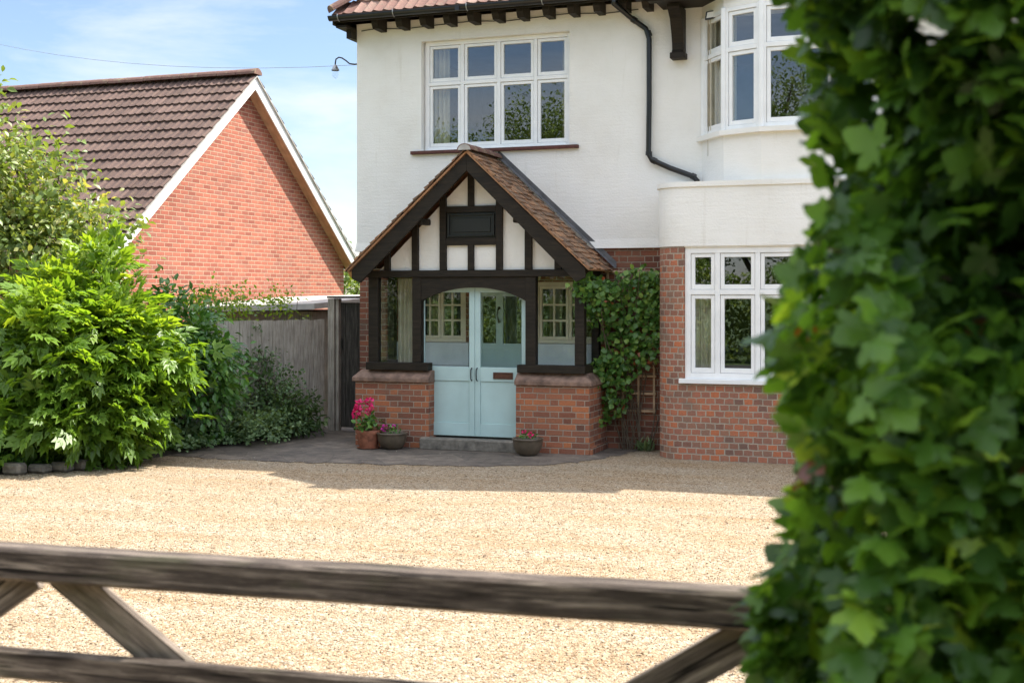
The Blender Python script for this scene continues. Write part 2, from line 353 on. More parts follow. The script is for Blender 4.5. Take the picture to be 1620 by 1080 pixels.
# ------------------------------------------------------------------ leaf builder
def lobe(ang, ln, wd, base=(0, 0), fold=.12, droop=.15):
    d = (math.sin(ang), math.cos(ang)); n = (d[1], -d[0]); b = base
    P = lambda a, s, z: (b[0] + d[0] * a + n[0] * s, b[1] + d[1] * a + n[1] * s, z)
    return [P(0, 0, 0), P(ln * .45, wd / 2, fold * wd - droop * ln * .2), P(ln, 0, -droop * ln), P(ln * .45, -wd / 2, fold * wd - droop * ln * .2)]
def tmpl_lobes(lobes):
    V = []; F = []
    for l in lobes:
        b = len(V); V += lobe(*l); F += [(b, b + 1, b + 2), (b, b + 2, b + 3)]
    return np.array(V), np.array(F)
def tmpl_oval(wd=.55):
    V = [(0, 0, 0), (-wd/2*.8, .3, .06), (wd/2*.8, .3, .06), (-wd/2, .6, .03), (wd/2, .6, .03), (0, .3, 0), (0, .6, -.04), (0, 1, -.13)]
    F = [(0, 5, 1), (0, 2, 5), (1, 5, 6), (1, 6, 3), (5, 2, 4), (5, 4, 6), (3, 6, 7), (6, 4, 7)]
    return np.array(V, float), np.array(F)
def tmpl_maple():
    lob = [(-125, .38), (-70, .62), (-30, .55), (0, 1.0), (30, .55), (70, .62), (125, .38)]
    pts = []
    for ang, r in [(-150, .12), (-128, .42), (-103, .27), (-86, .52), (-66, .66), (-48, .50), (-42, .36), (-31, .62), (-16, .74), (-9, .88), (0, 1.0),
                   (9, .88), (16, .74), (31, .62), (42, .36), (48, .50), (66, .66), (86, .52), (103, .27), (128, .42), (150, .12)]:
        a = math.radians(ang); pts.append((math.sin(a) * r, .32 + math.cos(a) * r * .72, -.12 * r * r + .05 * math.cos(3 * a)))
    V = [(0, .32, 0.03)] + pts; F = [(0, i + 1, i) for i in range(1, len(pts))]
    return np.array(V, float), np.array(F)
T_OVAL = tmpl_oval(.55); T_NARROW = tmpl_oval(.32); T_ROUND = tmpl_oval(.85); T_MAPLE = tmpl_maple()
D2 = math.radians
T_PEONY = tmpl_lobes([(0, .55, .24, (0, .42)), (D2(30), .42, .19, (0, .45)), (D2(-30), .42, .19, (0, .45)),
                      (D2(50), .42, .19, (0, .2)), (D2(80), .32, .15, (.05, .2)), (D2(22), .36, .15, (.08, .24)),
                      (D2(-50), .42, .19, (0, .2)), (D2(-80), .32, .15, (-.05, .2)), (D2(-22), .36, .15, (-.08, .24)), (0, .5, .03, (0, 0))])
def leaf_mesh(name, P, D, Nn, S, T, tone, mat, parent=None):
    P = np.asarray(P, float); D = D / np.linalg.norm(D, axis=1, keepdims=True)
    Rr = np.cross(D, Nn); Rr /= np.linalg.norm(Rr, axis=1, keepdims=True) + 1e-9; U = np.cross(Rr, D)
    V, F = T; n = len(P); k = len(V); S = S[:, None, None]
    curl = rng.uniform(.3, 2.4, n)[:, None, None]
    W = P[:, None, :] + S * (V[None, :, 0:1] * Rr[:, None, :] + V[None, :, 1:2] * D[:, None, :] + curl * V[None, :, 2:3] * U[:, None, :])
    F = (F[None] + (np.arange(n) * k)[:, None, None]).reshape(-1, 3)
    me = bpy.data.meshes.new(name); me.vertices.add(n * k); me.vertices.foreach_set('co', W.reshape(-1).astype(np.float32))
    me.loops.add(F.size); me.loops.foreach_set('vertex_index', F.reshape(-1).astype(np.int32))
    me.polygons.add(len(F)); me.polygons.foreach_set('loop_start', np.arange(0, F.size, 3, dtype=np.int32))
    me.polygons.foreach_set('loop_total', np.full(len(F), 3, dtype=np.int32))
    me.update(calc_edges=True)
    a = me.attributes.new('tone', 'FLOAT', 'POINT'); a.data.foreach_set('value', np.repeat(np.clip(tone, 0, 1), k).astype(np.float32))
    return link(name, me, mat, parent)
def unit(n):
    v = rng.normal(size=(n, 3)); return v / np.linalg.norm(v, axis=1, keepdims=True)
def clumps(c, r, n_cl, per, clr, lo=.55, flat=1.0, zmin=.05, bottom=-.6):
    """leaf points in many clumps spread through an uneven ellipsoid"""
    c = np.array(c); r = np.array(r); pts = []; outd = []; tn = []
    u = unit(n_cl); u[:, 2] = np.where(u[:, 2] < bottom, -u[:, 2] * .5, u[:, 2])
    lump = 1 + .16 * np.sin(u[:, 0] * 5.1 + c[0] * 3) + .14 * np.sin(u[:, 1] * 6.3 + 1.7 + c[1]) + .12 * np.sin(u[:, 2] * 7.7 + .6)
    rad = rng.uniform(lo, 1.0, n_cl) ** .6 * lump
    cc = c + u * rad[:, None] * r
    for i in range(n_cl):
        q = rng.normal(size=(per, 3)) * clr * np.array([1, 1, .75 * flat]); p = cc[i] + q
        pts.append(p); o = (u[i] * 1.0 + q / clr * .5); outd.append(o); tn.append(np.full(per, rng.uniform(.15, .85)) + rng.normal(size=per) * .15)
    P = np.concatenate(pts); O = np.concatenate(outd); t = np.concatenate(tn); k = P[:, 2] > zmin
    return P[k], O[k], t[k], cc
def dirs(O, droop=.2, up=.8, jit=.6):
    n = len(O); O = O / np.linalg.norm(O, axis=1, keepdims=True)
    D = O + rng.normal(size=(n, 3)) * jit; D[:, 2] -= droop
    Nn = O * .5 + rng.normal(size=(n, 3)) * .45; Nn[:, 2] += up
    return D, Nn
def twig_part(name, base, targets, mat, parent, r0=.02, n=14, z0=0):
    mb = MB(); base = Vector(base)
    for k in range(min(n, len(targets))):
        q = Vector(targets[int(rng.integers(len(targets)))]); b = base + Vector((rng.normal() * .08, rng.normal() * .08, 0))
        mid = b.lerp(q, .5) + Vector((rng.normal() * .06, rng.normal() * .06, abs(rng.normal()) * .12 + .05))
        mb.tube([b, b.lerp(mid, .6) + Vector((0, 0, .04)), mid, q], [r0, r0 * .8, r0 * .6, r0 * .25], 5, False)
    return mb.build(name, mat, parent, smooth=True)
def shrub(name, label, cat, base, c, r, n_cl, per, clr, T, size, mat, lo=.5, droop=.2, up=.8, jit=.6, stems=14, r0=.018, group=None, bottom=-.6):
    t = thing(name, base, label, cat, group)
    P, O, tn, cc = clumps(c, r, n_cl, per, clr, lo, bottom=bottom)
    D, Nn = dirs(O, droop, up, jit)
    leaf_mesh('foliage', P, D, Nn, rng.uniform(size * .6, size * 1.25, len(P)), T, tn, mat, t)
    twig_part('stem', base, cc, M['bark'], t, r0, stems)
    return t

G = {
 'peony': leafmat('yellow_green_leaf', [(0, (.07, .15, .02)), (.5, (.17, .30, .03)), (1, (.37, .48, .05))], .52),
 'berry': leafmat('olive_leaf', [(0, (.11, .17, .035)), (.6, (.2, .28, .07)), (1, (.38, .38, .14))], .4),
 'laurel': leafmat('laurel_leaf', [(0, (.04, .12, .022)), (.6, (.09, .21, .04)), (1, (.18, .33, .06))], .32, .3),
 'dark': leafmat('dark_leaf', [(0, (.05, .10, .03)), (.6, (.09, .16, .05)), (1, (.17, .25, .09))], .3),
 'pale': leafmat('grey_green_leaf', [(0, (.11, .18, .08)), (.6, (.19, .29, .13)), (1, (.3, .40, .2))], .35, .6),
 'maple': leafmat('hedge_leaf', [(0, (.035, .09, .02)), (.35, (.09, .20, .03)), (.72, (.16, .32, .042)), (.93, (.28, .45, .055)), (.97, (.36, .5, .065)), (1, (.30, .10, .04))], .56, .36),
 'vine': leafmat('vine_leaf', [(0, (.06, .14, .03)), (.6, (.13, .27, .055)), (.97, (.28, .42, .09)), (1, (.34, .10, .04))], .45, .35),
 'red': simple('rusty_leaf', (.28, .07, .03), .6, .4, 30, 0),
 'rusty': simple('brown_berries', (.12, .035, .02), .6, .4, 30, 0),
 'tree': leafmat('tree_leaf', [(0, (.07, .12, .02)), (.6, (.14, .21, .035)), (1, (.26, .32, .06))], .4),
}

# ------------------------------------------------------------------ ground
def sheet(name, pts, z, mat, kind='structure'):
    o = MB().face([(x, y, z) for x, y in pts]).build(name, mat); tag(o, kind=kind); return o
sheet('ground', [(-900, -900), (900, -900), (900, 900), (-900, 900)], -.012, M['grass'])
sheet('gravel_drive', [(-14, -3), (9, -3), (9, 16.6), (-14, 16.6)], 0, M['gravel'])
pav = [(-9.05, 16.9), (-9.12, 14.6), (-9.2, 13.25), (-8.4, 13.15), (-7.5, 13.22), (-6.4, 13.35), (-5.4, 13.55), (-4.6, 13.9), (-4.2, 14.5), (-3.95, 15.2), (-3.9, 15.9), (-7.9, 15.9), (-7.9, 19), (-9.2, 19)]
rp = []
for k in range(len(pav)):
    a, b = Vector(pav[k]), Vector(pav[(k + 1) % len(pav)]); m_ = max(1, int((b - a).length / .09)) if max(a.y, b.y) < 16 else 1
    for j in range(m_): c = a.lerp(b, j / m_); rp.append((c.x + random.gauss(0, .025), c.y + random.gauss(0, .035)) if m_ > 1 else tuple(c))
sheet('paving', rp, .006, M['paving'])
def bed():
    edge = [(-8.72, 16.6), (-8.85, 15.6), (-9.05, 14.6), (-9.2, 13.6), (-9.25, 12.9), (-9.45, 12.25), (-9.8, 11.5), (-10.2, 10.8), (-10.8, 10.0), (-12, 9.0), (-16, 8)]
    mb = MB()
    for (a, b) in zip(edge[:-1], edge[1:]):
        va = Vector((*a, 0)); vb = Vector((*b, 0)); off = Vector((-.25, .05, .09))
        ia = va + off; ib = vb + off; fa = Vector((a[0] - 8, a[1] + 3, .12)); fb = Vector((b[0] - 8, b[1] + 3, .12))
        mb.face([vb, va, ia, ib]); mb.face([ib, ia, fa, fb])
    o = mb.build('soil_bed', M['soil']); tag(o, kind='structure')
bed()

# ------------------------------------------------------------------ roof tiles
def tile_field(name, O, U, V, NN, ulen, gauge, rows, tw, prof, nose, mat, parent, urange=None, seg=8, jit=.004):
    """O eave corner, U along the eave, V up the slope, NN outward"""
    O, U, V, NN = Vector(O), Vector(U).normalized(), Vector(V).normalized(), Vector(NN).normalized()
    vs = []; fs = []; tone = []
    for k in range(rows):
        v0 = k * gauge - .03; v1 = (k + 1) * gauge + .01
        u0, u1 = (0, ulen) if urange is None else urange(k * gauge)
        off = 0 if seg > 4 else (k % 2) * tw / 2
        i0 = int(math.floor((u0 - off) / tw)); i1 = int(math.ceil((u1 - off) / tw))
        for i in range(i0, i1):
            a = max(u0, i * tw + off); b = min(u1, (i + 1) * tw + off - (.003 if seg <= 4 else 0))
            if b - a < .01: continue
            h = random.uniform(-jit, jit); tn = random.random(); dv = random.uniform(-.004, .004) * (2 if seg <= 4 else 1)
            n = seg; base = len(vs)
            for q in range(n + 1):
                u = a + (b - a) * q / n; ph = prof((u - off) / tw)
                for (v, hh) in ((v0 + dv, -.012), (v0 + dv, nose + ph + h), (v1, ph + h * .3)):
                    vs.append(tuple(O + U * u + V * v + NN * hh)); tone.append(tn)
            for q in range(n):
                c = base + q * 3
                fs.append((c, c + 3, c + 4, c + 1)); fs.append((c + 1, c + 4, c + 5, c + 2))
            if seg <= 4:
                fs.append((base, base + 1, base + 2)); e = base + n * 3; fs.append((e, e + 2, e + 1))
    me = bpy.data.meshes.new(name); me.from_pydata(vs, [], fs); me.update()
    at = me.attributes.new('tone', 'FLOAT', 'POINT'); at.data.foreach_set('value', tone)
    return link(name, me, mat, parent)
def pan(x):
    f = (x * 2) % 1.0
    return .022 * (math.sin(math.pi * min(1, f / .55)) if f < .55 else 0)
def ridge_run(mb, p0, p1, r, seg=.33, up=(0, 0, 1), n=8):
    p0 = Vector(p0); p1 = Vector(p1); d = p1 - p0; ln = d.length; d.normalize(); side = d.cross(Vector(up)).normalized(); u = side.cross(d)
    k = max(1, int(round(ln / seg)))
    for i in range(k):
        a = p0 + d * (ln * i / k + .004); b = p0 + d * (ln * (i + 1) / k - .006); h = random.uniform(-.005, .005)
        ring = []
        for (c, rr) in ((a, r), (b, r * 1.0)):
            ring.append([c + side * math.cos(math.pi * t / n) * rr + u * (math.sin(math.pi * t / n) * rr * .8 + h) for t in range(n + 1)])
        for t in range(n): mb.face([ring[0][t], ring[0][t + 1], ring[1][t + 1], ring[1][t]])
        mb.face(ring[0][::-1]); mb.face(ring[1])

# ------------------------------------------------------------------ main house
YF = 15.8; YP = 15.0; XL = -7.865; XR = 3.6; ZB = 2.58; ZE = 5.62
house = thing('house', (XL, YF, 0), 'white rendered two storey house over red brick with a half timbered porch and curved bay', 'house')
def wall_holes(mb, x0, x1, z0, z1, y, holes, depth=.12):
    xs = sorted({x0, x1, *[h[0] for h in holes], *[h[1] for h in holes]}); zs = sorted({z0, z1, *[h[2] for h in holes], *[h[3] for h in holes]})
    xs = [x for x in xs if x0 <= x <= x1]; zs = [z for z in zs if z0 <= z <= z1]
    for a, b in zip(xs[:-1], xs[1:]):
        for c, d in zip(zs[:-1], zs[1:]):
            mx_, mz = (a + b) / 2, (c + d) / 2
            if any(h[0] < mx_ < h[1] and h[2] < mz < h[3] for h in holes): continue
            mb.face([(a, y, c), (b, y, c), (b, y, d), (a, y, d)])
    for h in holes:
        a, b, c, d = h; e = y + depth
        mb.face([(a, y, c), (a, y, d), (a, e, d), (a, e, c)]); mb.face([(b, y, d), (b, y, c), (b, e, c), (b, e, d)])
        mb.face([(a, y, d), (b, y, d), (b, e, d), (a, e, d)]); mb.face([(b, y, c), (a, y, c), (a, e, c), (b, e, c)])
# openings
UW = (X(668, YF), X(902, YF), 3.93, 5.42)                                   # upper window
YI = YF
IW1 = (X(655, YI), X(737, YI), Z(541, 690, YI), Z(448, 690, YI)); IDR = (X(745, YI), X(838, YI), .16, Z(452, 790, YI))
IW2 = (X(846, YI), X(952, YI), IW1[2], Z(446, 900, YI))
BX0, BX1, BC = -3.515, -.085, -1.80                                            # bay
UX0, UX1 = -3.08, -.52
mb = MB(); wall_holes(mb, XL, BX0, 0, ZB, YF, [IW1, IDR, IW2]); wall_holes(mb, BX1, XR, 0, ZB, YF, [])
mb.face([(XL, YF, 0), (XL, YF, ZB), (XL, 24, ZB), (XL, 24, 0)]); mb.face([(XR, YF, 0), (XR, 24, 0), (XR, 24, ZB), (XR, YF, ZB)])
mb.face([(XL, 24, 0), (XL, 24, ZE), (XR, 24, ZE), (XR, 24, 0)])
mb.build('brick_wall', M['brick_wall'], house)
# white upper wall, 3 cm proud, flared foot
YW = YF - .03; mb = MB(); XW = XL - .03
ZF = ZB + .12
wall_holes(mb, XW, UX0, ZF, ZE + .1, YW, [UW], .16)
mb2 = MB(); wall_holes(mb2, UX1, XR, ZF, ZE + .1, YW, [])
mb2.face([(XR, YW, ZF), (XR, 24.03, ZF), (XR, 24.03, ZE + .1), (XR, YW, ZE + .1)])
for (mb_, a, b) in ((mb, XW, BX0 - .02), (mb2, BX1 + .02, XR)):
    mb_.face([(a - (.022 if a == XW else 0), YW - .022, ZB), (b, YW - .022, ZB), (b, YW, ZF), (a, YW, ZF)])
    mb_.face([(a, YF, ZB), (b, YF, ZB), (b, YW - .022, ZB), (a - (.022 if a == XW else 0), YW - .022, ZB)])
mb.face([(XW, YW, ZF), (XW, YW, ZE + .1), (XW, 24.03, ZE + .1), (XW, 24.03, ZF)])
mb.face([(XW - .022, YW - .022, ZB), (XW, YW, ZF), (XW, 24.03, ZF), (XW - .022, 24.03, ZB)])
mb.face([(XW - .022, YW - .022, ZB), (XW - .022, 24, ZB), (XL, 24, ZB), (XL, YF, ZB)])
mb.build('rendered_wall', M['render'], house); mb2.build('rendered_wall', M['render'], house)
# dim rooms behind the openings
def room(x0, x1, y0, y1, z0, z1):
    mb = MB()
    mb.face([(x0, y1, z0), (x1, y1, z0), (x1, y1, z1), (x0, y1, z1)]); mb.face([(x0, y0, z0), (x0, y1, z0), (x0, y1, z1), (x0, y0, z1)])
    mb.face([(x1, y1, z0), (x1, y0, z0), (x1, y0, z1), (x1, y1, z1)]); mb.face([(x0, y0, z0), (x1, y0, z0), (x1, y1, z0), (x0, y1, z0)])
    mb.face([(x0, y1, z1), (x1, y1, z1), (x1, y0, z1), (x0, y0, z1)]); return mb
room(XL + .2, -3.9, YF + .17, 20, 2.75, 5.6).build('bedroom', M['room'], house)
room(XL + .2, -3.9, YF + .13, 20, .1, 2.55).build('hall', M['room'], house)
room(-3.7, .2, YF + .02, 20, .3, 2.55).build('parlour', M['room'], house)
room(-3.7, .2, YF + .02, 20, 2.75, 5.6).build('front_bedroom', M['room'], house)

def curtain(name, x0, x1, y, z0, z1, parent, amp=.03, waves=5):
    mb = MB(); n = waves * 8; pts = []
    for i in range(n + 1):
        x = x0 + (x1 - x0) * i / n; pts.append((x, y + amp * math.sin(2 * math.pi * waves * i / n) + random.uniform(-.004, .004)))
    for a, b in zip(pts[:-1], pts[1:]): mb.face([(a[0], a[1], z0), (b[0], b[1], z0), (b[0], b[1], z1), (a[0], a[1], z1)])
    return mb.build(name, M['curtain'], parent, smooth=True)
class Frm:
    """window frame laid in a vertical plane: origin O, unit along A, outward normal n"""
    def __init__(s, O, A): s.O = Vector(O); s.A = Vector(A).normalized(); s.n = Vector((s.A.y, -s.A.x, 0))
    def bar(s, mb, u0, u1, z0, z1, d0, d1):            # d outward from plane
        q = []
        for d in (d1, d0):
            for (u, z) in ((u0, z0), (u1, z0), (u1, z1), (u0, z1)): q.append(s.O + s.A * u + s.n * d + Vector((0, 0, z)))
        b = len(mb.v); mb.v += [tuple(p) for p in q]
        for f in ((0, 1, 2, 3), (7, 6, 5, 4), (0, 4, 5, 1), (1, 5, 6, 2), (2, 6, 7, 3), (3, 7, 4, 0)):
            mb.f.append(tuple(b + i for i in f)); mb.uv.append(None)
    def rect(s, mb, u0, u1, z0, z1, t, d0, d1, tb=None):
        tb = tb or t
        s.bar(mb, u0, u0 + t, z0, z1, d0, d1); s.bar(mb, u1 - t, u1, z0, z1, d0, d1)
        s.bar(mb, u0 + t, u1 - t, z0, z0 + tb, d0, d1); s.bar(mb, u0 + t, u1 - t, z1 - t, z1, d0, d1)
def lights(fr, mb, gl, us, z0, zm, z1, outer=.055, mull=.05, sash=.038, trans=.05):
    """us: boundaries of the lights; two tiers split at zm"""
    W = us[-1]
    fr.bar(mb, us[0], us[0] + outer, z0, z1, -.04, .03); fr.bar(mb, us[-1] - outer, us[-1], z0, z1, -.04, .03)
    fr.bar(mb, us[0] + outer, us[-1] - outer, z1 - outer, z1, -.04, .03); fr.bar(mb, us[0] + outer, us[-1] - outer, z0, z0 + outer, -.04, .034)
    inner = [us[0] + outer / 2 - mull / 2 + 0] + list(us[1:-1]) + [us[-1] - outer / 2 + mull / 2]
    for u in us[1:-1]: fr.bar(mb, u - mull / 2, u + mull / 2, z0 + outer, z1 - outer, -.04, .027)
    for k in range(len(us) - 1):
        a = us[k] + (outer if k == 0 else mull / 2); b = us[k + 1] - (outer if k == len(us) - 2 else mull / 2)
        fr.bar(mb, a, b, zm - trans / 2, zm + trans / 2, -.04, .03)
        for (c, d) in ((z0 + outer, zm - trans / 2), (zm + trans / 2, z1 - outer)):
            fr.rect(mb, a + .004, b - .004, c + .004, d - .004, sash, -.03, .016, sash * 1.25)
            g0, g1 = a + sash, b - sash; fr.bar(gl, g0, g1, c + sash, d - sash, -.012, -.008)
# upper four light window
wu = MB(); gl = MB(); fr = Frm((UW[0], YW + .11, 0), (1, 0, 0)); Wd = UW[1] - UW[0]
us = [.03] + [X(p, YW + .11) - UW[0] for p in (732.5, 790, 848)] + [Wd - .002]
zz = lambda py, px: Z(py, px, YW + .11)
fr.bar(wu, .002, .03, UW[2], UW[3], -.05, .0)
lights(fr, wu, gl, us, UW[2] + .002, (zz(123, 705) + zz(143, 705)) / 2, UW[3] - .002)
win = wu.build('window', M['white'], house, .003); gl.build('pane', M['glass'], win)
MB().box(UW[0] - .14, UW[1] + .13, YW - .06, YW + .12, UW[2] - .045, UW[2] - .001).build('sill', M['sill_tile'], win, .004)
curtain('curtain', UW[0] + .06, UW[0] + .32, YF + .22, 3.8, 5.4, win, .03, 4); curtain('curtain', UW[1] - .17, UW[1] - .04, YF + .22, 3.8, 5.4, win, .03, 3)

# --- ground floor bay: rounded corners, flat front
def bay_line(x0, x1, yb, yf, r, n=10):
    pts = [(x0, yb)]
    for i in range(n + 1):
        t = math.pi / 2 * i / n; pts.append((x0 + r - r * math.cos(t), yf + r - r * math.sin(t) if yb - yf > r else yb - (yb - yf) * math.sin(t)))
    for i in range(n + 1):
        t = math.pi / 2 * (1 - i / n); pts.append((x1 - r + r * math.cos(t), yf + r - r * math.sin(t) if yb - yf > r else yb - (yb - yf) * math.sin(t)))
    pts.append((x1, yb)); o = [pts[0]]
    for p in pts[1:]:
        if math.hypot(p[0] - o[-1][0], p[1] - o[-1][1]) > 1e-4: o.append(p)
    return o
YB = 14.98; line = bay_line(BX0, BX1, YF, YB, .37, 12)
def arc(line):
    s = [0]
    for a, b in zip(line[:-1], line[1:]): s.append(s[-1] + math.hypot(b[0] - a[0], b[1] - a[1]))
    return s
def strip(mb, line, z0, z1, cond=lambda x: True, reverse=False):
    s = arc(line)
    for i in range(len(line) - 1):
        a, b = line[i], line[i + 1]
        if not cond((a[0] + b[0]) / 2): continue
        mb.face([(a[0], a[1], z0), (b[0], b[1], z0), (b[0], b[1], z1), (a[0], a[1], z1)], [(s[i], z0), (s[i + 1], z0), (s[i + 1], z1), (s[i], z1)])
WX0, WX1 = -3.14, -.46; WZ0, WZ1 = .975, 2.545
mb = MB(); line2 = [p for p in line if p[0] < WX0 - .001] + [(WX0, YB)] + [(WX1, YB)] + [p for p in line if p[0] > WX1 + .001]
strip(mb, line2, 0, WZ0 - .06); strip(mb, line2, WZ0 - .06, ZB, lambda x: x < WX0 or x > WX1)
for x in (WX0, WX1):
    mb.face([(x, YB, WZ0 - .06), (x, YB, ZB), (x, YB + .12, ZB), (x, YB + .12, WZ0 - .06)] if x == WX0 else [(x, YB, ZB), (x, YB, WZ0 - .06), (x, YB + .12, WZ0 - .06), (x, YB + .12, ZB)])
mb.build('bay_brick', M['brick_bay'], house)
wu = MB(); gl = MB(); fr = Frm((WX0, YB + .05, 0), (1, 0, 0))
us = [.003, .395, .87, 1.345, 1.82, 2.295, WX1 - WX0 - .003]
lights(fr, wu, gl, us, WZ0, Z(462, 1140, YB + .05), WZ1, .07, .06, .045, .06)
win = wu.build('window', M['white'], house, .003); gl.build('pane', M['glass'], win)
MB().box(WX0 - .06, WX1 + .06, YB - .05, YB + .1, WZ0 - .055, WZ0 - .001).build('sill', M['white'], win, .004)
curtain('curtain', WX0 + .06, WX0 + .38, YB + .2, .8, 2.0, win, .025, 5); curtain('curtain', WX1 - .4, WX1 - .05, YB + .2, .8, 2.5, win, .025, 5)
# white band with rim
def offs(line, d):
    o = []
    for i, p in enumerate(line):
        a = line[max(i - 1, 0)]; b = line[min(i + 1, len(line) - 1)]; t = Vector((b[0] - a[0], b[1] - a[1])).normalized(); o.append((p[0] + t.y * d, p[1] - t.x * d))
    o[0] = (line[0][0] - d, line[0][1]); o[-1] = (line[-1][0] + d, line[-1][1])
    return o
L1 = offs(line, .014); L2 = offs(line, .034); L0 = offs(line, -.15); ZT = 3.33
mb = MB(); strip(mb, L1, ZB - .02, ZT - .06)
for i in range(len(line) - 1):
    for (A, B, za, zb) in ((line, L1, ZB - .02, ZB - .02), (L1, L2, ZT - .06, ZT - .06), (L2, L0, ZT, ZT)):
        mb.face([(A[i][0], A[i][1], za), (B[i][0], B[i][1], zb), (B[i+1][0], B[i+1][1], zb), (A[i+1][0], A[i+1][1], za)][::(-1 if A is L2 else -1)])
strip(mb, L2, ZT - .06, ZT); strip(mb, L0[::-1], ZT - .12, ZT)
mb.face([(p[0], p[1], ZT - .1) for p in L0])
mb.face([(WX0, YB + .001, WZ1), (WX1, YB + .001, WZ1), (WX1, YB + .12, WZ1), (WX0, YB + .12, WZ1)][::-1])
mb.face([(WX0, YB + .001, WZ1), (WX1, YB + .001, WZ1), (WX1, YB + .001, ZB), (WX0, YB + .001, ZB)])
mb.build('bay_parapet', M['render'], house)
# --- upper bow
bow = [(UX0, YW), (-2.72, 15.27), (-2.24, 15.06), (-1.36, 15.06), (-.88, 15.27), (UX1, YW)]
ZS, ZH = 3.96, 5.44
mb = MB(); strip(mb, bow, ZH, ZE + .1); mb.build('bow_lintel', M['render'], house)
mb = MB(); strip(mb, bow, ZT - .1, ZS - .06)
mb.build('bow_wall', M['render'], house)
wu = MB(); gl = MB()
for a, b in zip(bow[:-1], bow[1:]):
    f = Frm((a[0], a[1], 0), (b[0] - a[0], b[1] - a[1], 0)); Ln = math.hypot(b[0] - a[0], b[1] - a[1])
    f.O -= f.n * .03
    lights(f, wu, gl, [.012, Ln - .012], ZS, 4.93, ZH, .05, .05, .045, .055)
for p in ((UX0 + .035, YW), (UX1 - .035, YW)): wu.tube([(p[0], p[1] - .01, ZS), (p[0], p[1] - .01, ZH)], .05, 10)
for p in bow[1:-1]: wu.tube([(p[0], p[1] + .0, ZS), (p[0], p[1] + .0, ZH)], .035, 8)
win = wu.build('bow_window', M['white'], house, .003); gl.build('pane', M['glass'], win)
mb = MB(); so_ = offs(bow, .07); si = offs(bow, -.06)
for i in range(len(bow) - 1):
    for (A, B, za, zb) in ((so_, si, ZS + .0, ZS + .012),):
        mb.face([(A[i][0], A[i][1], za), (A[i+1][0], A[i+1][1], za), (B[i+1][0], B[i+1][1], zb), (B[i][0], B[i][1], zb)])
    mb.face([(so_[i][0], so_[i][1], ZS - .06), (so_[i+1][0], so_[i+1][1], ZS - .06), (so_[i+1][0], so_[i+1][1], ZS), (so_[i][0], so_[i][1], ZS)])
    mb.face([(si[i][0], si[i][1], ZS - .06), (si[i+1][0], si[i+1][1], ZS - .06), (so_[i+1][0], so_[i+1][1], ZS - .06), (so_[i][0], so_[i][1], ZS - .06)])
mb.build('sill', M['render'], win)
MB().face([(p[0], p[1], ZH) for p in bow][::-1]).build('bow_soffit', M['render'], house)
curtain('curtain', -2.98, -2.62, 15.62, 3.7, 5.4, win, .03, 6); curtain('curtain', -.95, -.6, 15.62, 3.7, 5.4, win, .03, 6)

# --- main roof: hipped, with gutter, rafter feet
YE = 15.40; XE = XL - .205; ZG = 5.78; pit = R(42)
sl = (24.4 - YE) / 2 / math.cos(pit); ridz = ZG + sl * math.sin(pit)
rows = 17
roof = tile_field('roof', (XE, YE, ZG), (1, 0, 0), (0, math.cos(pit), math.sin(pit)), (0, -math.sin(pit), math.cos(pit)), 12, .33, rows, .30, pan, .03, M['tile_red'], house,
                  lambda v: (v * math.cos(pit), XR + .3 - XE))
mb = MB(); yr = (YE + 24.4) / 2; hx = XE + (yr - YE)
mb.face([(XE, 24.4, ZG), (XE, YE, ZG), (hx, yr, ridz)]); mb.face([(XR + .3, 24.4, ZG), (XE, 24.4, ZG), (hx, yr, ridz), (XR + .3, yr, ridz)])
mb.face([(XE, YE, ZG - .02), (XR + .3, YE, ZG - .02), (XR + .3, yr, ridz - .02), (hx, yr, ridz - .02)])
mb.face([(XR + .3, YE, ZG), (XR + .3, 24.4, ZG), (XR + .3, yr, ridz)])
mb.build('roof_slope', M['tile_red'], roof)
mb = MB(); ridge_run(mb, (XE - .02, YE - .02, ZG + .05), (hx, yr, ridz + .05), .11); ridge_run(mb, (hx, yr, ridz + .03), (XR + .3, yr, ridz + .03), .12)
mb.build('hip_tile', M['ridge'], roof)
# soffit / fascia and side eave
mb = MB(); mb.face([(XE, YE + .02, ZG - .03), (XR, YE + .02, ZG - .03), (XR, YF, ZG - .01), (XE, YF, ZG - .01)][::-1])
mb.build('eaves_board', M['cream'], house)
mb = MB(); mb.box(XE + .03, XR, YE + .0, YE + .03, ZG - .1, ZG - .0)
mb.box(XE - .01, XE + .02, YE, 24.3, ZG - .13, ZG); mb.box(XE + .021, XW - .002, YE + .04, 24.3, ZG - .16, ZG - .13)
mb.box(XE + .1, XW - .002, YE + .2, 24.3, ZG - .28, ZG - .161)
mb.build('fascia', M['black_timber'], house)
for px in (595, 632.7, 670.5, 708, 746, 785, 824, 865, 904.5, 945, 986, 1022):
    x = X(px, YE + .12); y0 = YE + .06; mb = MB(); q = [(y0, ZG - .13), (y0 + .05, ZG - .2), (YF - .02, ZG - .2), (YF - .02, ZG - .04), (y0, ZG - .04)]
    q = [(a, b) for a, b in q]; h = .045; b0 = len(mb.v)
    mb.v += [(x - h, a, b) for a, b in q] + [(x + h, a, b) for a, b in q]
    mb.f += [(0, 1, 2, 3, 4)[::-1], (5, 6, 7, 8, 9)] + [(i, (i + 1) % 5, (i + 1) % 5 + 5, i + 5) for i in range(5)]; mb.uv += [None] * 7
    mb.build('rafter_end', M['black_timber'], house)
gz = ZG - .035; gy = YE - .065
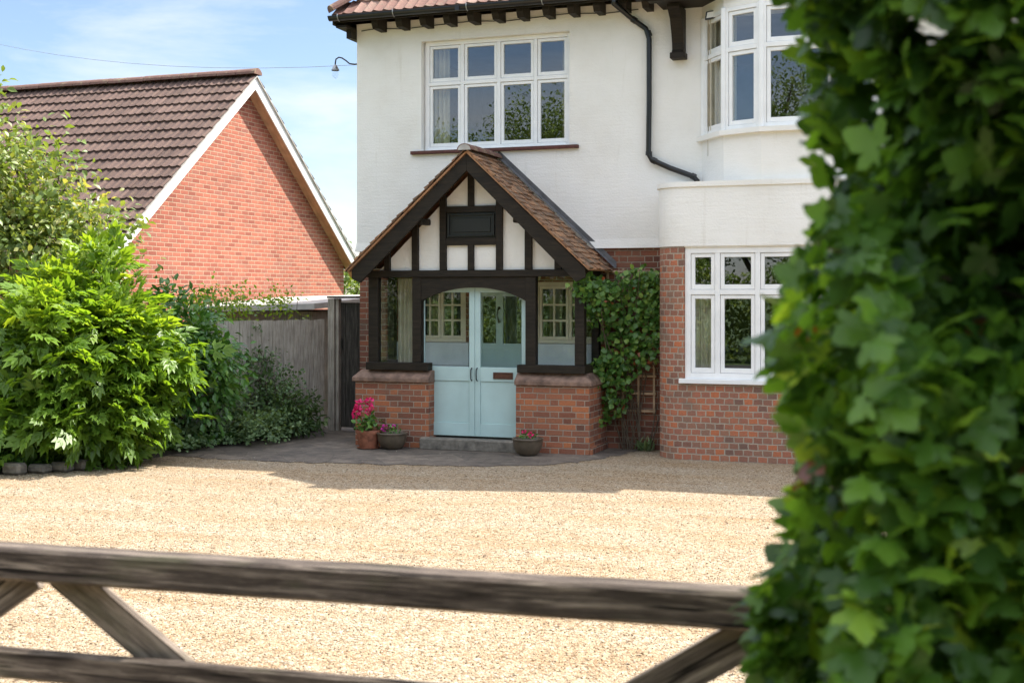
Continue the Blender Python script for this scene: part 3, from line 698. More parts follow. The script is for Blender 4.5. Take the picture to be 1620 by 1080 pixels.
def half_gutter(mb, x0, x1, y, z, r=.058, n=10):
    for i in range(n):
        a = math.pi + math.pi * i / n; b = math.pi + math.pi * (i + 1) / n
        for rr, rev in ((r, 0), (r - .006, 1)):
            f = [(x0, y + rr * math.cos(a), z + rr * math.sin(a)), (x1, y + rr * math.cos(a), z + rr * math.sin(a)), (x1, y + rr * math.cos(b), z + rr * math.sin(b)), (x0, y + rr * math.cos(b), z + rr * math.sin(b))]
            mb.face(f if not rev else f[::-1])
    for x in (x0, x1): mb.face([(x, y + r * math.cos(math.pi + math.pi * i / n), z + r * math.sin(math.pi + math.pi * i / n)) for i in range(n + 1)])
    mb.box(x0, x1, y - r - .003, y - r + .006, z - .008, z + .006)
mb = MB(); half_gutter(mb, XE - .02, -3.74, gy, gz)
for gx in (-6.2, -4.6): mb.box(gx - .03, gx + .03, gy - .065, gy - .05, gz - .06, gz + .012)
gut = mb.build('gutter', M['black_gloss'], house)
for px in (537, 624, 740, 859):
    x = X(px, gy); mb = MB()
    mb.tube([(x, gy - .066 * math.cos(t), gz - .066 * math.sin(t)) for t in [math.pi / 2 * k / 5 for k in range(-1, 6)]], .008, 6)
    mb.build('gutter_bracket', M['steel'], gut)
# cable under the eaves
mb = MB(); pts = []
for k, px in enumerate((572, 595, 640, 690, 746, 800, 850, 900, 960, 1010)): pts.append((X(px, YW - .02), YW - .02, ZE - .0 + .02 * math.sin(k * 2.1)))
mb.tube(pts, .006, 5).build('eaves_cable', M['black_gloss'], house)
# --- jettied gable on the right
GX0, GX1, GXC, YJ = -3.78, .0, -1.95, 15.16; gp = math.tan(R(35)); ZJ = 5.57
apex = ZJ + .2 + gp * (GXC - GX0)
mb = MB(); mb.prism([(GX0 + .1, ZJ + .2), (GX1 - .1, ZJ + .2), (GXC, apex - .08)], YJ + .05, YJ + .1); mb.build('gable_wall', M['render'], house)
mb = MB(); mb.box(GX0 + .14, GX1 - .1, YJ - .02, YJ + .14, ZJ, ZJ + .2); mb.box(GX0 + .2, GX1 - .1, YJ + .141, YW - .002, ZJ + .02, ZJ + .06)
mb.build('jetty_beam', M['black_timber'], house, .006)
mb = MB()
for s, x0 in ((1, GX0), (-1, GX1)):
    hw = GXC - GX0 if s == 1 else GX1 - GXC
    g = (apex - ZJ - .2 + .02) / hw
    mb.prism([(x0, ZJ + .02), (x0 + s * .02, ZJ + .02 - .02), (x0 + s * .2, ZJ + .03), (GXC, apex - .22), (GXC, apex + .03), (x0 - s * .0, ZJ + .18)][::s], YJ - .07, YJ - .025)
mb.build('gable_bargeboard', M['black_timber'], house)
for s, x0, hw in ((1, GX0, GXC - GX0), (-1, GX1, GX1 - GXC)):
    g = math.atan2(apex - ZJ - .2, hw)
    tile_field('gable_roof', (x0 - s * .05, YJ - .12, ZJ + .17) if s == -1 else (x0 - .05, 18.6, ZJ + .17), (0, 1, 0) if s == -1 else (0, -1, 0), (s * math.cos(g), 0, math.sin(g)),
               (-s * math.sin(g), 0, math.cos(g)), 18.6 - YJ + .12, .33, int((hw + .1) / math.cos(g) / .33) + 1, .3, pan, .03, M['tile_red'], house)
# bracket under the jetty
mb = MB(); bx = X(1074, 15.7); hw = .075
prof = [(YW, 4.98), (YW - .14, 4.98), (YW - .15, 5.02), (YW - .12, 5.06), (YW - .13, 5.14), (YW - .17, 5.25), (YW - .26, 5.42), (YW - .42, 5.53), (YW - .42, 5.57), (YW, 5.57)]
n = len(prof); mb.v += [(bx - hw, a, b) for a, b in prof] + [(bx + hw, a, b) for a, b in prof]
mb.f += [tuple(range(n)), tuple(range(2 * n - 1, n - 1, -1))] + [(i, i + n, (i + 1) % n + n, (i + 1) % n) for i in range(n)]; mb.uv += [None] * (n + 2)
br = mb.build('bracket', M['black_timber'], house)
MB().box(bx - .095, bx + .095, YW - .175, YW - .001, 4.94, 5.015).build('bracket_foot', M['black_timber'], br, .006)
# downpipe
yp = YW - .06; pz = lambda px, py: (X(px, yp), yp, Z(py, px, yp))
mb = MB(); tp = pz(983, 8)
P = [(tp[0], gy, gz - .05), (tp[0], gy, gz - .12), pz(1000, 30), pz(1022, 46), pz(1027, 62), pz(1027, 160), pz(1026, 244), pz(1031, 253), pz(1060, 266), pz(1096, 279), pz(1103, 286), (X(1104, yp), yp, ZT - .05)]
mb.tube(P, .034, 12); dp = mb.build('downpipe', M['black_gloss'], house, smooth=True)
for a, b in ((pz(1024.5, 50), pz(1027, 58)), (pz(1026.6, 240), pz(1026.4, 246)), (pz(1032, 253), pz(1038, 256)), (pz(1094, 278), pz(1100, 281)), (pz(1000, 30), pz(1006, 34))):
    MB().tube([a, b], .042, 12).build('pipe_collar', M['black_gloss'], dp)

# ------------------------------------------------------------------ porch (parts of the house)
YV = 14.70                                                             # verge plane
px0, px1 = X(562, YP), X(932, YP); dx0, dx1 = X(678, YP), X(816, YP)
for (a, b, side) in ((px0, dx0, 0), (dx1, px1, 1)):
    mb = MB(); mb.box(a, b, YP, YF - .001, 0, .845)
    if side: mb.box(b + .0005, b + .03, YP + .02, YF - .001, 0, .1)
    pier = mb.build('porch_pier', M['brick_porch'], house, .004)
    e = .035; mb = MB(); a0, b0 = a - e, b + e
    if side == 0: b0 = b + .012
    else: a0 = a - .012
    z0, z1, z2 = .845, .90, 1.0; bt = [(a0, YP - e), (b0, YP - e), (b0, YF - .002), (a0, YF - .002)]
    it = [(a0 + (.0 if side else .09), YP + .09), (b0 - (.09 if side else .0), YP + .09), (b0 - (.09 if side else 0), YF - .002), (a0 + (0 if side else .09), YF - .002)]
    V = [(x, y, z0 + .001) for x, y in bt] + [(x, y, z1) for x, y in bt] + [(x, y, z2) for x, y in it]
    mb.v = V; mb.f = [(3, 2, 1, 0), (8, 9, 10, 11)] + [(i, (i + 1) % 4, (i + 1) % 4 + 4, i + 4) for i in range(4)] + [(i + 4, (i + 1) % 4 + 4, (i + 1) % 4 + 8, i + 8) for i in range(4)]
    mb.uv = [None] * len(mb.f); mb.build('coping', M['coping'], pier, .008)
yt0, yt1 = YP + .04, YP + .15                                          # timber frame thickness
tx = lambda p: X(p, yt0)
tz = lambda py, p: Z(py, p, yt0)
TL, TR = tx(582.6), tx(924); ZSILL0, ZSILL1 = 1.0, 1.10; ZL = tz(438, 750); ZBT = tz(427, 750)
mb = MB()
posts = [(TL, tx(597.4)), (tx(652), tx(665.5)), (tx(831), tx(847)), (tx(909), TR)]
for a, b in posts: mb.box(a, b, yt0, yt1, ZSILL1, ZL)
mb.box(TL - .02, tx(678), yt0 - .035, yt1 + .02, ZSILL0 + .001, ZSILL1 - .001); mb.box(tx(819), TR + .02, yt0 - .035, yt1 + .02, ZSILL0 + .001, ZSILL1 - .001)
mb.box(TR - .1, TR + .018, yt1 + .021, YF - .035, ZSILL0 + .001, ZSILL1 - .001); mb.box(TL - .018, TL + .1, yt1 + .021, YF - .035, ZSILL0 + .001, ZSILL1 - .001)
mb.box(TL - .02, TR + .02, yt0 - .02, yt1, ZL + .001, ZBT); 
for xx in (TL - .015, TR - .085): mb.box(xx, xx + .1, yt1 + .001, YF - .035, ZL + .001, ZBT); mb.box(xx, xx + .1, YF - .14, YF - .04, ZSILL1, ZL)
frame = mb.build('timber_frame', M['black_timber'], house, .004)
# arch board
ax0, ax1 = tx(665.5), tx(831); zs, za = tz(476, 748), tz(455, 748); n = 20; mb = MB()
low = [(ax0 + (ax1 - ax0) * i / n, zs + (za - zs) * (1 - abs(2 * i / n - 1) ** 2.3)) for i in range(n + 1)]
mb.prism(low + [(ax1, ZL), (ax0, ZL)], yt0 + .012, yt1 - .02); mb.build('arch_board', M['black_timber'], house)
# gable: white panel and timbers
yg = yt0 + .03; AX = X(737, YV); AZ = Z(243, 737, YV); LX = X(555, YV); RX = X(925, YV); LZ = 2.30
slope = (AZ - LZ) / (AX - LX)
def roofz(x): return AZ - slope * abs(x - AX)
mb = MB(); mb.prism([(LX + .22, ZBT + .001), (RX - .22, ZBT + .001), (AX, AZ - .12)], yg + .02, yg + .06); mb.build('gable_panel', M['render'], house)
gx = lambda p: X(p, yg); gzp = lambda py, p: Z(py, p, yg)
mb = MB(); e = .02
def stud(pa, pb, zlo, zhi=None):
    a, b = gx(pa), gx(pb)
    za_, zb_ = (roofz(a) - .1, roofz(b) - .1) if zhi is None else (zhi, zhi)
    MB().prism([(a, zlo), (b, zlo), (b, zb_), (a, za_)], yg - .03, yg + .018).build('gable_stud', M['black_timber'], house, .003)
zp = {k: gzp(k, 745) for k in (326, 336, 376, 388, 427)}
stud(652.5, 662.5, ZBT + .001); stud(696.5, 706.5, ZBT + .001); stud(785.5, 795.5, ZBT + .001); stud(831, 842, ZBT + .001)
stud(741, 750, zp[326], AZ - .2); stud(741, 750, ZBT + .001, zp[388]); stud(609, 618, ZBT + .001); stud(878, 889, ZBT + .001)
MB().prism([(gx(706.6), zp[336]), (gx(785.4), zp[336]), (gx(785.4), zp[326]), (gx(706.6), zp[326])], yg - .027, yg + .017).build('gable_rail', M['black_timber'], house, .003)
MB().prism([(gx(706.6), zp[388]), (gx(785.4), zp[388]), (gx(785.4), zp[376]), (gx(706.6), zp[376])], yg - .027, yg + .017).build('gable_rail', M['black_timber'], house, .003)
a, b, c, d = gx(706.7), gx(785.3), zp[376] + .001, zp[336] - .001
f = Frm((a, yg, 0), (1, 0, 0)); mb = MB(); f.bar(mb, .001, b - a - .001, c, d, -.017, .004); f.rect(mb, .02, b - a - .02, c + .015, d - .015, .022, .0045, .03)
f.bar(mb, .075, b - a - .075, c + .07, d - .07, .0045, .018); mb.build('name_board', M['black_gloss'], house, .004)
# barge boards
t_ = .155
for s in (1, -1):
    x0 = LX if s == 1 else RX; sp = (AZ - LZ) / abs(AX - x0)
    cosn = math.cos(math.atan(sp)); dz = t_ / cosn
    pts = [(x0, LZ), (x0, LZ - .11), (x0 + s * .12, LZ - .165 + 0.0), (AX, AZ - dz), (AX, AZ)]
    mb = MB(); mb.prism(pts if s == 1 else pts[::-1], YV + .02, YV + .06); mb.build('bargeboard', M['black_timber'], house, .003)
# purlin ends
for px, py in ((668, 352), (820, 349)):
    x, z = X(px, YV + .2), Z(py, px, YV + .2); mb = MB(); mb.box(x - .04, x + .04, YV + .1, yg + .02, z - .03, z + .05); mb.build('purlin_end', M['black_timber'], house, .01)
# porch roof tiles
def plain(x): return 0.0
for s in (1, -1):
    x0 = (LX if s == 1 else RX) - s * .05; z0 = LZ - .02; sp = math.atan2(AZ + .03 - z0, abs(AX - x0)); ln = math.hypot(AZ + .03 - z0, AX - x0)
    g = .098; rowsn = int(ln / g)
    g = ln / rowsn
    O = (x0, YF - .04, z0 + .03) if s == 1 else (x0, YV - .04, z0 + .03); U = (0, -1, 0) if s == 1 else (0, 1, 0)
    pr = tile_field('porch_roof', O, U, (s * math.cos(sp), 0, math.sin(sp)), (-s * math.sin(sp), 0, math.cos(sp)), YF - YV, g, rowsn, .165, plain, .016, M['tile_porch'], house, seg=2, jit=.011)
    mb = MB(); q0 = Vector((x0, 0, z0)); q1 = Vector((AX, 0, AZ + .02)); nn = Vector((-s * math.sin(sp), 0, math.cos(sp)))
    p = [q0 - nn * .005, q1 - nn * .005, q1 + nn * .014, q0 + nn * .014]
    mb.prism([(v.x, v.z) for v in (p if s == -1 else p[::1])], YV, YF - .04); mb.build('roof_board', M['soffit'], pr)
    mb = MB(); nn2 = nn * .045
    for (o0, o1) in ((YF - .07, YF - .035),):
        A0 = Vector((x0 - s * .03, o0, z0 + .02)) + nn * .03; A1 = Vector((AX, o0, AZ + .06)) + nn * .03
        B0 = Vector((x0 - s * .03, o1, z0 + .02)) + nn * .05; B1 = Vector((AX, o1, AZ + .06)) + nn * .05
        mb.face([A0, A1, B1, B0]); C0 = B0 + Vector((0, .0, .07)); C1 = B1 + Vector((0, 0, .07)); C0.y = C1.y = YW - .006; mb.face([B0, B1, C1, C0])
    mb.build('flashing', M['lead'], pr)
mb = MB(); ridge_run(mb, (AX, YV - .06, AZ + .045), (AX, YF - .03, AZ + .045), .1, .3); rd = mb.build('porch_ridge', M['ridge'], house)
mb = MB(); mb.lathe((0, 0, 0), [(0.001, 0), (.085, 0)], 16); 
mb = MB(); mb.prism([(AX + .085 * math.cos(t), AZ + .04 + .07 * math.sin(t)) for t in [math.pi * k / 10 for k in range(11)]], YV - .062, YV - .05)
mb.build('mortar_end', M['concrete'], rd)
# porch glazing (front two, right side, left side)
for (a, b) in ((posts[0][1], posts[1][0]), (posts[2][1], posts[3][0])):
    MB().box(a, b, yt0 + .05, yt0 + .054, ZSILL1, ZL).build('porch_pane', M['glass_clear'], house)
for xx in (TR - .04, TL + .04): MB().box(xx, xx + .004, yt1, YF - .14, ZSILL1, ZL).build('side_pane', M['glass_clear'], house)
# porch floor inside, step
MB().box(dx0 - .08, dx1 + .05, YP - .12, YP + .08, .001, .145).build('doorstep', M['stone_step'], house, .012)
MB().box(dx0 + .002, dx1 - .002, YP + .081, YF - .002, .001, .13).build('porch_floor', M['stone_step'], house)
# double doors
yd = YP + .17; DX = lambda p: X(p, yd); dz = lambda py: Z(py, 750, yd)
mid = DX(751); zb, zt = dz(690), ZL + .05; gl0, gl1 = dz(580.5), dz(462.5)
for (a, b, s) in ((DX(663), mid - .002, 1), (mid + .002, DX(834), -1)):
    f = Frm((a, yd, 0), (1, 0, 0)); wd = b - a; st = .075; mb = MB()
    f.bar(mb, 0, st, zb, zt, -.04, 0); f.bar(mb, wd - st, wd, zb, zt, -.04, 0)
    f.bar(mb, st, wd - st, zb, zb + .17, -.04, 0); f.bar(mb, st, wd - st, gl1, zt, -.04, 0); f.bar(mb, st, wd - st, dz(603), gl0, -.04, 0)
    f.bar(mb, st, wd - st, zb + .17, dz(603), -.03, -.014)
    leafd = mb.build('door', M['door'], house, .004)
    g = MB(); f.bar(g, st, wd - st, gl0, gl1, -.022, -.018); g.build('pane', M['glass_clear'], leafd)
    hx_ = DX(746.5) if s == 1 else DX(755); z0, z1 = dz(602), dz(582)
    g = MB(); g.tube([(hx_, yd - .002, z0), (hx_, yd - .035, z0 + .02), (hx_, yd - .04, (z0 + z1) / 2), (hx_, yd - .035, z1 - .02), (hx_, yd - .002, z1)], .008, 8)
    g.build('handle', M['black_iron'], leafd, smooth=True)
    if s == -1:
        g = MB(); f2 = Frm((DX(780.5), yd, 0), (1, 0, 0)); wl = DX(811.6) - DX(780.5); f2.rect(g, 0, wl, dz(598.5), dz(588), .016, .0, .012); f2.bar(g, .017, wl - .017, dz(598.5) + .017, dz(588) - .017, .0, .006)
        g.build('letterbox', M['copper'], leafd, .002)
# things on the house wall inside the porch
def small_window(rect, cols, rows_, halves, y, parent=house):
    x0, x1, z0, z1 = rect; mb = MB(); g = MB(); f = Frm((x0, y, 0), (1, 0, 0)); W_ = x1 - x0; H0, H1 = z0, z1
    f.rect(mb, 0, W_, H0, H1, .05, -.04, .03)
    hw_ = (W_ - .1) / halves
    for k in range(halves):
        a = .05 + hw_ * k; b = a + hw_; f.rect(mb, a + .002, b - .002, H0 + .052, H1 - .052, .038, -.03, .016)
        aa, bb, cc_, dd = a + .04, b - .04, H0 + .09, H1 - .09
        for i in range(1, cols): u = aa + (bb - aa) * i / cols; f.bar(mb, u - .013, u + .013, cc_, dd, -.02, .01)
        for j in range(1, rows_): z = cc_ + (dd - cc_) * j / rows_; f.bar(mb, aa, bb, z - .013, z + .013, -.021, .009)
        f.bar(g, aa, bb, cc_, dd, -.012, -.008)
    o = mb.build('hall_window', M['cream'], parent, .003); g.build('pane', M['glass'], o); return o
hwn = small_window(IW1, 2, 3, 2, YF + .05); curtain('curtain', IW1[0] + .1, IW1[0] + .32, YF + .3, .9, 2.2, hwn)
hwn = small_window(IW2, 2, 3, 2, YF + .05); curtain('curtain', IW2[0] + .1, IW2[0] + .3, YF + .3, .9, 2.2, hwn)
curtain('porch_curtain', X(630, YF - .12), X(656, YF - .12), YF - .12, .97, 2.2, house, .02, 4)
# inner door
f = Frm((IDR[0], YF + .06, 0), (1, 0, 0)); wd = IDR[1] - IDR[0]; mb = MB(); zlo = Z(547, 790, YF); zhi = IDR[3] - .1
f.rect(mb, 0, wd, IDR[2], IDR[3], .05, -.05, .03); f.rect(mb, .052, wd - .052, IDR[2] + .05, IDR[3] - .052, .09, -.04, .0)
f.bar(mb, .142, wd - .142, IDR[2] + .14, zlo, -.03, -.006); um = wd * .46; f.bar(mb, um - .05, um + .05, zlo, zhi, -.04, -.001); f.bar(mb, .142, wd - .142, zlo - .05, zlo + .03, -.03, -.002)
idr = mb.build('inner_door', M['door'], house, .003)
g = MB(); f.bar(g, .142, wd - .142, zlo + .03, zhi, -.02, -.016); g.build('pane', M['glass'], idr)
xx = IDR[0] + um; g = MB(); z1_ = Z(487, 785, YF); z0_ = Z(509, 785, YF)
g.tube([(xx, YF + .055, z0_), (xx, YF + .02, z0_ + .02), (xx - .01, YF + .0, (z0_ + z1_) / 2), (xx, YF + .02, z1_ - .02), (xx, YF + .055, z1_)], [.022, .012, .01, .012, .022], 8); g.build('handle', M['black_iron'], idr)
# pale boards below the inner windows
for (a, b) in ((IW1[0] - .3, IDR[0] - .02), (IDR[1] + .02, IW2[1] + .02)):
    mb = MB(); z = .14
    b = min(b, TR - .03); a = max(a, TL + .03)
    mb.box(a, b, YF - .035, YF - .002, .135, .93); mb.box(a, b, YF - .045, YF - .0355, .80, .84); mb.box(a, b, YF - .09, YF - .036, .90, .96); mb.box(a, b, YF - .06, YF - .003, .962, 1.03)
    mb.box(a, b, YF - .05, YF - .004, 1.035, IW1[2] - .003)
    mb.build('board_panel', M['paleblue'], house, .004)
MB().box(XL + .35, TR - .02, YP + .12, YF - .01, ZBT + .02, ZBT + .03).build('porch_ceiling', M['cream'], house)

# ------------------------------------------------------------------ lamps, cable
lm = thing('wall_lamp', (XW, YF + .25, 4.95), 'swan neck outdoor lamp with a clear bulb on the left corner of the white house', 'lamp')
yl = YF + .12; q = lambda px, py: (X(px, yl), yl, Z(py, px, yl)); cx = X(530.5, yl)
MB().tube([q(571, 101), q(561, 102), q(553, 101), q(547, 96), q(541, 92), q(536, 91), q(531.5, 94), q(530.5, 100), q(530.5, 104)], .010, 8).build('arm', M['black_iron'], lm, smooth=True)
mb = MB(); mb.lathe((cx, yl, Z(111, 530, yl)), [(.055, -.01), (.057, .0), (.04, .03), (.028, .06), (.012, .075), (.001, .08)], 16); mb.build('lamp_shade', M['steel'], lm, smooth=True)
mb = MB(); mb.lathe((cx, yl, Z(111, 530, yl)), [(.033, -.01), (.042, -.05), (.044, -.08), (.034, -.11), (.015, -.125), (.001, -.128)], 16); mb.build('bulb', M['bulb'], lm, smooth=True)
fl = thing('floodlight', (X(1121, 15.6), 15.6, 5.3), 'small square floodlight under the black beam above the upper bow window', 'floodlight')
x, y, z = X(1124, 15.5), 15.5, Z(24, 1124, 15.5)
mb = MB(); mb.prism([(x - .07, z - .055), (x + .06, z - .04), (x + .075, z + .06), (x - .055, z + .045)], y, y + .05); mb.build('housing', M['black_gloss'], fl, .004)
mb = MB(); mb.prism([(x - .05, z - .038), (x + .045, z - .027), (x + .056, z + .043), (x - .038, z + .031)], y - .006, y - .001); mb.build('lens', M['white'], fl)
MB().tube([(x + .02, y + .05, z), (x + .1, y + .06, z + .0), (x + .14, y + .05, z + .06), (x + .15, y + .05, 5.5)], .006, 6).build('cable', M['black_gloss'], fl)
mb = MB(); pa = Vector((X(567, yl), YF + .2, Z(101, 567, yl))); pb = Vector((X(0, 19), 19, Z(55, 0, 19))); pb = pa + (pb - pa) * 1.6
pts = [pa.lerp(pb, k / 14) - Vector((0, 0, .5 * 4 * (k / 14) * (1 - k / 14))) + Vector((0, 0, .45 * (k / 14))) for k in range(15)]
mb.tube(pts, .0035, 5); tag(mb.build('telephone_line', M['steel']), 'thin overhead line crossing the sky to the house corner', 'cable')

# ------------------------------------------------------------------ neighbour's bungalow
NX = -12.35; NV = NX + .24; NY = 20.1; NZ = 5.98; npit = math.atan(.80); hs = 4.25
nb = thing('bungalow', (NX, NY, 0), 'red brick bungalow with a brown tiled roof and white bargeboards beyond the fence', 'house')
ez = NZ - hs * .80
mb = MB(); w0, w1 = NY - 3.95, NY + 3.95; zt_ = lambda y: NZ - abs(y - NY) * .8 - .12
mb.face([(NX, w0, 0), (NX, w1, 0), (NX, w1, zt_(w1)), (NX, NY, zt_(NY)), (NX, w0, zt_(w0))])
mb.face([(-32, w0, 0), (NX, w0, 0), (NX, w0, zt_(w0)), (-32, w0, zt_(w0))]); mb.face([(NX, w1, 0), (-32, w1, 0), (-32, w1, zt_(w1)), (NX, w1, zt_(w1))])
mb.face([(-32, w1, 0), (-32, w0, 0), (-32, w0, zt_(w0)), (-32, NY, zt_(NY)), (-32, w1, zt_(w1))])
mb.build('brick_wall', M['brick_far'], nb)
sll = hs / math.cos(npit); nrow = 18; ng = sll / nrow
tf = tile_field('roof', (NV + .03, NY - hs, ez), (-1, 0, 0), (0, math.cos(npit), math.sin(npit)), (0, -math.sin(npit), math.cos(npit)), 20, ng, nrow, .31, pan, .035, M['tile_brown'], nb)
tile_field('roof', (NV + .03, NY + hs, ez), (-1, 0, 0), (0, -math.cos(npit), math.sin(npit)), (0, math.sin(npit), math.cos(npit)), 20, ng, nrow, .31, pan, .035, M['tile_brown'], nb, seg=6)
mb = MB(); ridge_run(mb, (NV + .06, NY, NZ + .01), (-32, NY, NZ + .01), .14, .4); mb.build('ridge', M['ridge'], tf)
for s in (-1, 1):
    def bp(yy, dz_): return (yy, NZ - abs(yy - NY) * .8 + dz_)
    y0 = NY + s * hs; mb = MB()
    A = [bp(y0, -.03), bp(NY, -.03), bp(NY, -.25), bp(y0, -.25)]
    for xa, xb in ((NV - .02, NV + .005),):
        n0 = len(mb.v); mb.v += [(xa, *p) for p in A] + [(xb, *p) for p in A]; mb.f += [(n0, n0+1, n0+2, n0+3), (n0+7, n0+6, n0+5, n0+4)] + [(n0+i, n0+4+i, n0+4+(i+1) % 4, n0+(i+1) % 4) for i in range(4)]; mb.uv += [None] * 6
    mb.build('bargeboard', M['white'], nb)
    mb = MB(); B = [bp(y0, -.005), bp(NY, -.005), bp(NY, -.028), bp(y0, -.028)]; n0 = 0
    mb.v += [(NV - .1, *p) for p in B] + [(NV + .04, *p) for p in B]; mb.f += [(0, 1, 2, 3), (7, 6, 5, 4)] + [(i, 4+i, 4+(i+1) % 4, (i+1) % 4) for i in range(4)]; mb.uv += [None] * 6
    mb.build('verge', M['concrete'], nb)
    mb = MB(); C = [bp(y0, -.2), bp(NY, -.2)]; mb.face([(NX + .001, *C[0]), (NX + .001, *C[1]), (NV - .021, *C[1]), (NV - .021, *C[0])]); mb.build('verge_soffit', M['soffit'], nb)

# ------------------------------------------------------------------ shed with flat roof behind the fence
sh = thing('shed', (-10.3, 18.6, 0), 'low timber shed with a pale flat roof between the fence and the bungalow', 'shed')
MB().box(-11.9, -9.75, 17.9, 21, 0, 1.72).build('wall', M['fence_post'], sh)
mb = MB(); mb.v = [(-12.1, 17.6, 1.70), (-9.55, 17.6, 1.76), (-9.55, 21.2, 1.93), (-12.1, 21.2, 1.87), (-12.1, 17.6, 1.79), (-9.55, 17.6, 1.85), (-9.55, 21.2, 2.02), (-12.1, 21.2, 1.96)]
mb.f = [(0, 3, 2, 1), (4, 5, 6, 7), (0, 1, 5, 4), (1, 2, 6, 5), (2, 3, 7, 6), (3, 0, 4, 7)]; mb.uv = [None] * 6; mb.build('roof', M['concrete'], sh)

# ------------------------------------------------------------------ fence and side gate
fa = Vector((-8.80, 16.55, 0)); fb = Vector((-10.9, 11.5, 0)); fd = (fb - fa).normalized(); fl_ = (fb - fa).length
fence = thing('fence', tuple(fa), 'grey weathered close board fence behind the shrubs', 'fence')
mb = MB(); k = 0; u = .03; nrm = Vector((fd.y, -fd.x, 0)); nrm = nrm if nrm.x > 0 else -nrm
while u < fl_:
    wdt = .1; p = fa + fd * (u + wdt / 2); h = 1.62 + random.uniform(-.008, .008)
    tw = fd * .045 + nrm * .004; q0 = p + nrm * (.016 * (k % 2)); mb.beam(q0 + Vector((0, 0, -.01)), q0 + Vector((0, 0, h)), .092 if k % 2 else .11, .014, tuple(nrm)) ; u += wdt * .93; k += 1
mb.build('board', M['fence_wood'], fence)
mb = MB()
for z in (.35, .95, 1.5): mb.beam(fa - nrm * .045 + Vector((0, 0, z)), fb - nrm * .045 + Vector((0, 0, z)), .04, .075)
mb.build('rail', M['fence_wood'], fence)
for u in (1.9, 3.7, 5.4):
    p = fa + fd * u - nrm * .06; MB().beam(p, p + Vector((0, 0, 1.6)), .09, .09, (1, 0, 0)).build('post', M['fence_wood'], fence)
sg = thing('side_gate', (-8.4, 16.6, 0), 'tall dark boarded side gate between the fence and the house corner', 'gate')
yg_ = 16.6; mb = MB(); xs0, xs1 = X(537, yg_), X(566, yg_) + .25; k = 0; xx = xs0
while xx < xs1: mb.box(xx, min(xx + .098, xs1), yg_ + .02 * (k % 2) * .3, yg_ + .03, .05, 1.87); xx += .1; k += 1
mb.build('board', M['dark_board'], sg)
for (a, b, mt) in ((521, 531, 'fence_post'), (532, 536.5, 'fence_post')):
    MB().box(X(a, yg_ - .06), X(b, yg_ - .06), yg_ - .08 - (.03 if a == 521 else 0), yg_ + .02, 0, 1.93).build('post', M[mt], sg, .004)
MB().box(X(518, yg_ - .1), X(570, yg_), yg_ - .12, yg_ + .05, 1.935, 1.965).build('lintel', M['dark_board'], sg)
MB().box(X(541, yg_), X(542.5, yg_), yg_ - .02, yg_ - .001, 1.2, 1.34).build('latch', M['black_iron'], sg)

# ------------------------------------------------------------------ trellis and climber
tr = thing('trellis', (-4.0, YF - .05, 0), 'tan square trellis fixed to the brick wall right of the porch', 'trellis')
tx0, tx1 = X(963, YF), X(1036, YF); mb = MB()
for k in range(4):
    x = tx0 + (tx1 - tx0) * k / 3; mb.box(x - .014, x + .014, YF - .05, YF - .036, .47, 2.32)
for k in range(9):
    z = .5 + 1.78 * k / 8; mb.box(tx0 - .03, tx1 + .03, YF - .065, YF - .051, z - .014, z + .014)
mb.build('lath', M['trellis'], tr)
cl = thing('climber', (-3.95, YF - .12, 0), 'green leafy climber covering the trellis and reaching over the porch corner', 'climbing plant')
pts = []; 
def blob(pxc, pyc, rx, rz, n, y=YF - .22, ry=.12):
    cx_, cz_ = X(pxc, y), Z(pyc, pxc, y); th = rng.uniform(0, 2 * np.pi, n); rr = np.sqrt(rng.uniform(0, 1, n)); k = .0085
    P_ = np.stack([cx_ + rr * np.cos(th) * rx * k, y + rng.normal(size=n) * ry * .6, cz_ + rr * np.sin(th) * rz * k], 1); pts.append(P_)
for a in [(922, 452, 18, 20, 70, YP - .1, .12), (938, 462, 20, 26, 120, YP + .12, .2), (955, 475, 28, 34, 240, YP + .4, .2), (1000, 468, 44, 40, 320), (1012, 520, 38, 40, 230), (1044, 470, 10, 34, 70), (985, 540, 34, 40, 230), (976, 600, 24, 34, 130), (1020, 555, 28, 20, 70), (1000, 580, 24, 16, 45),
          (970, 640, 18, 18, 60), (965, 580, 22, 25, 120, YP + .55, .12), (1020, 440, 26, 18, 120), (1046, 520, 8, 16, 40), (945, 585, 12, 20, 50, YP + .45, .1), (1035, 490, 14, 30, 90), (955, 665, 10, 8, 14), (936, 500, 14, 14, 40, YP + .35, .1)]: blob(*a)
Pc = np.concatenate(pts); n = len(Pc); O = np.tile(np.array([[0, -1., .15]]), (n, 1)) + rng.normal(size=(n, 3)) * .35
D_, N_ = dirs(O, .7, .35, .5); N_[:, 1] -= .7
leaf_mesh('foliage', Pc, D_, N_, rng.uniform(.045, .095, n), T_ROUND, np.where(rng.random(n) < .012, 1, rng.uniform(0, .96, n) ** 1.2), G['vine'], cl)
mb = MB()
for k in range(16):
    t = Pc[int(rng.integers(n))]; b = Vector((-3.95 + rng.normal() * .12, YF - .1, 0)); m_ = Vector((b.x + rng.normal() * .15, YF - .1, .7 + rng.random() * .4))
    mb.tube([b, b.lerp(m_, .5) + Vector((rng.normal() * .05, 0, 0)), m_, Vector(t)], [.009, .008, .007, .004], 5, False)
mb.build('stem', M['bark'], cl, smooth=True)

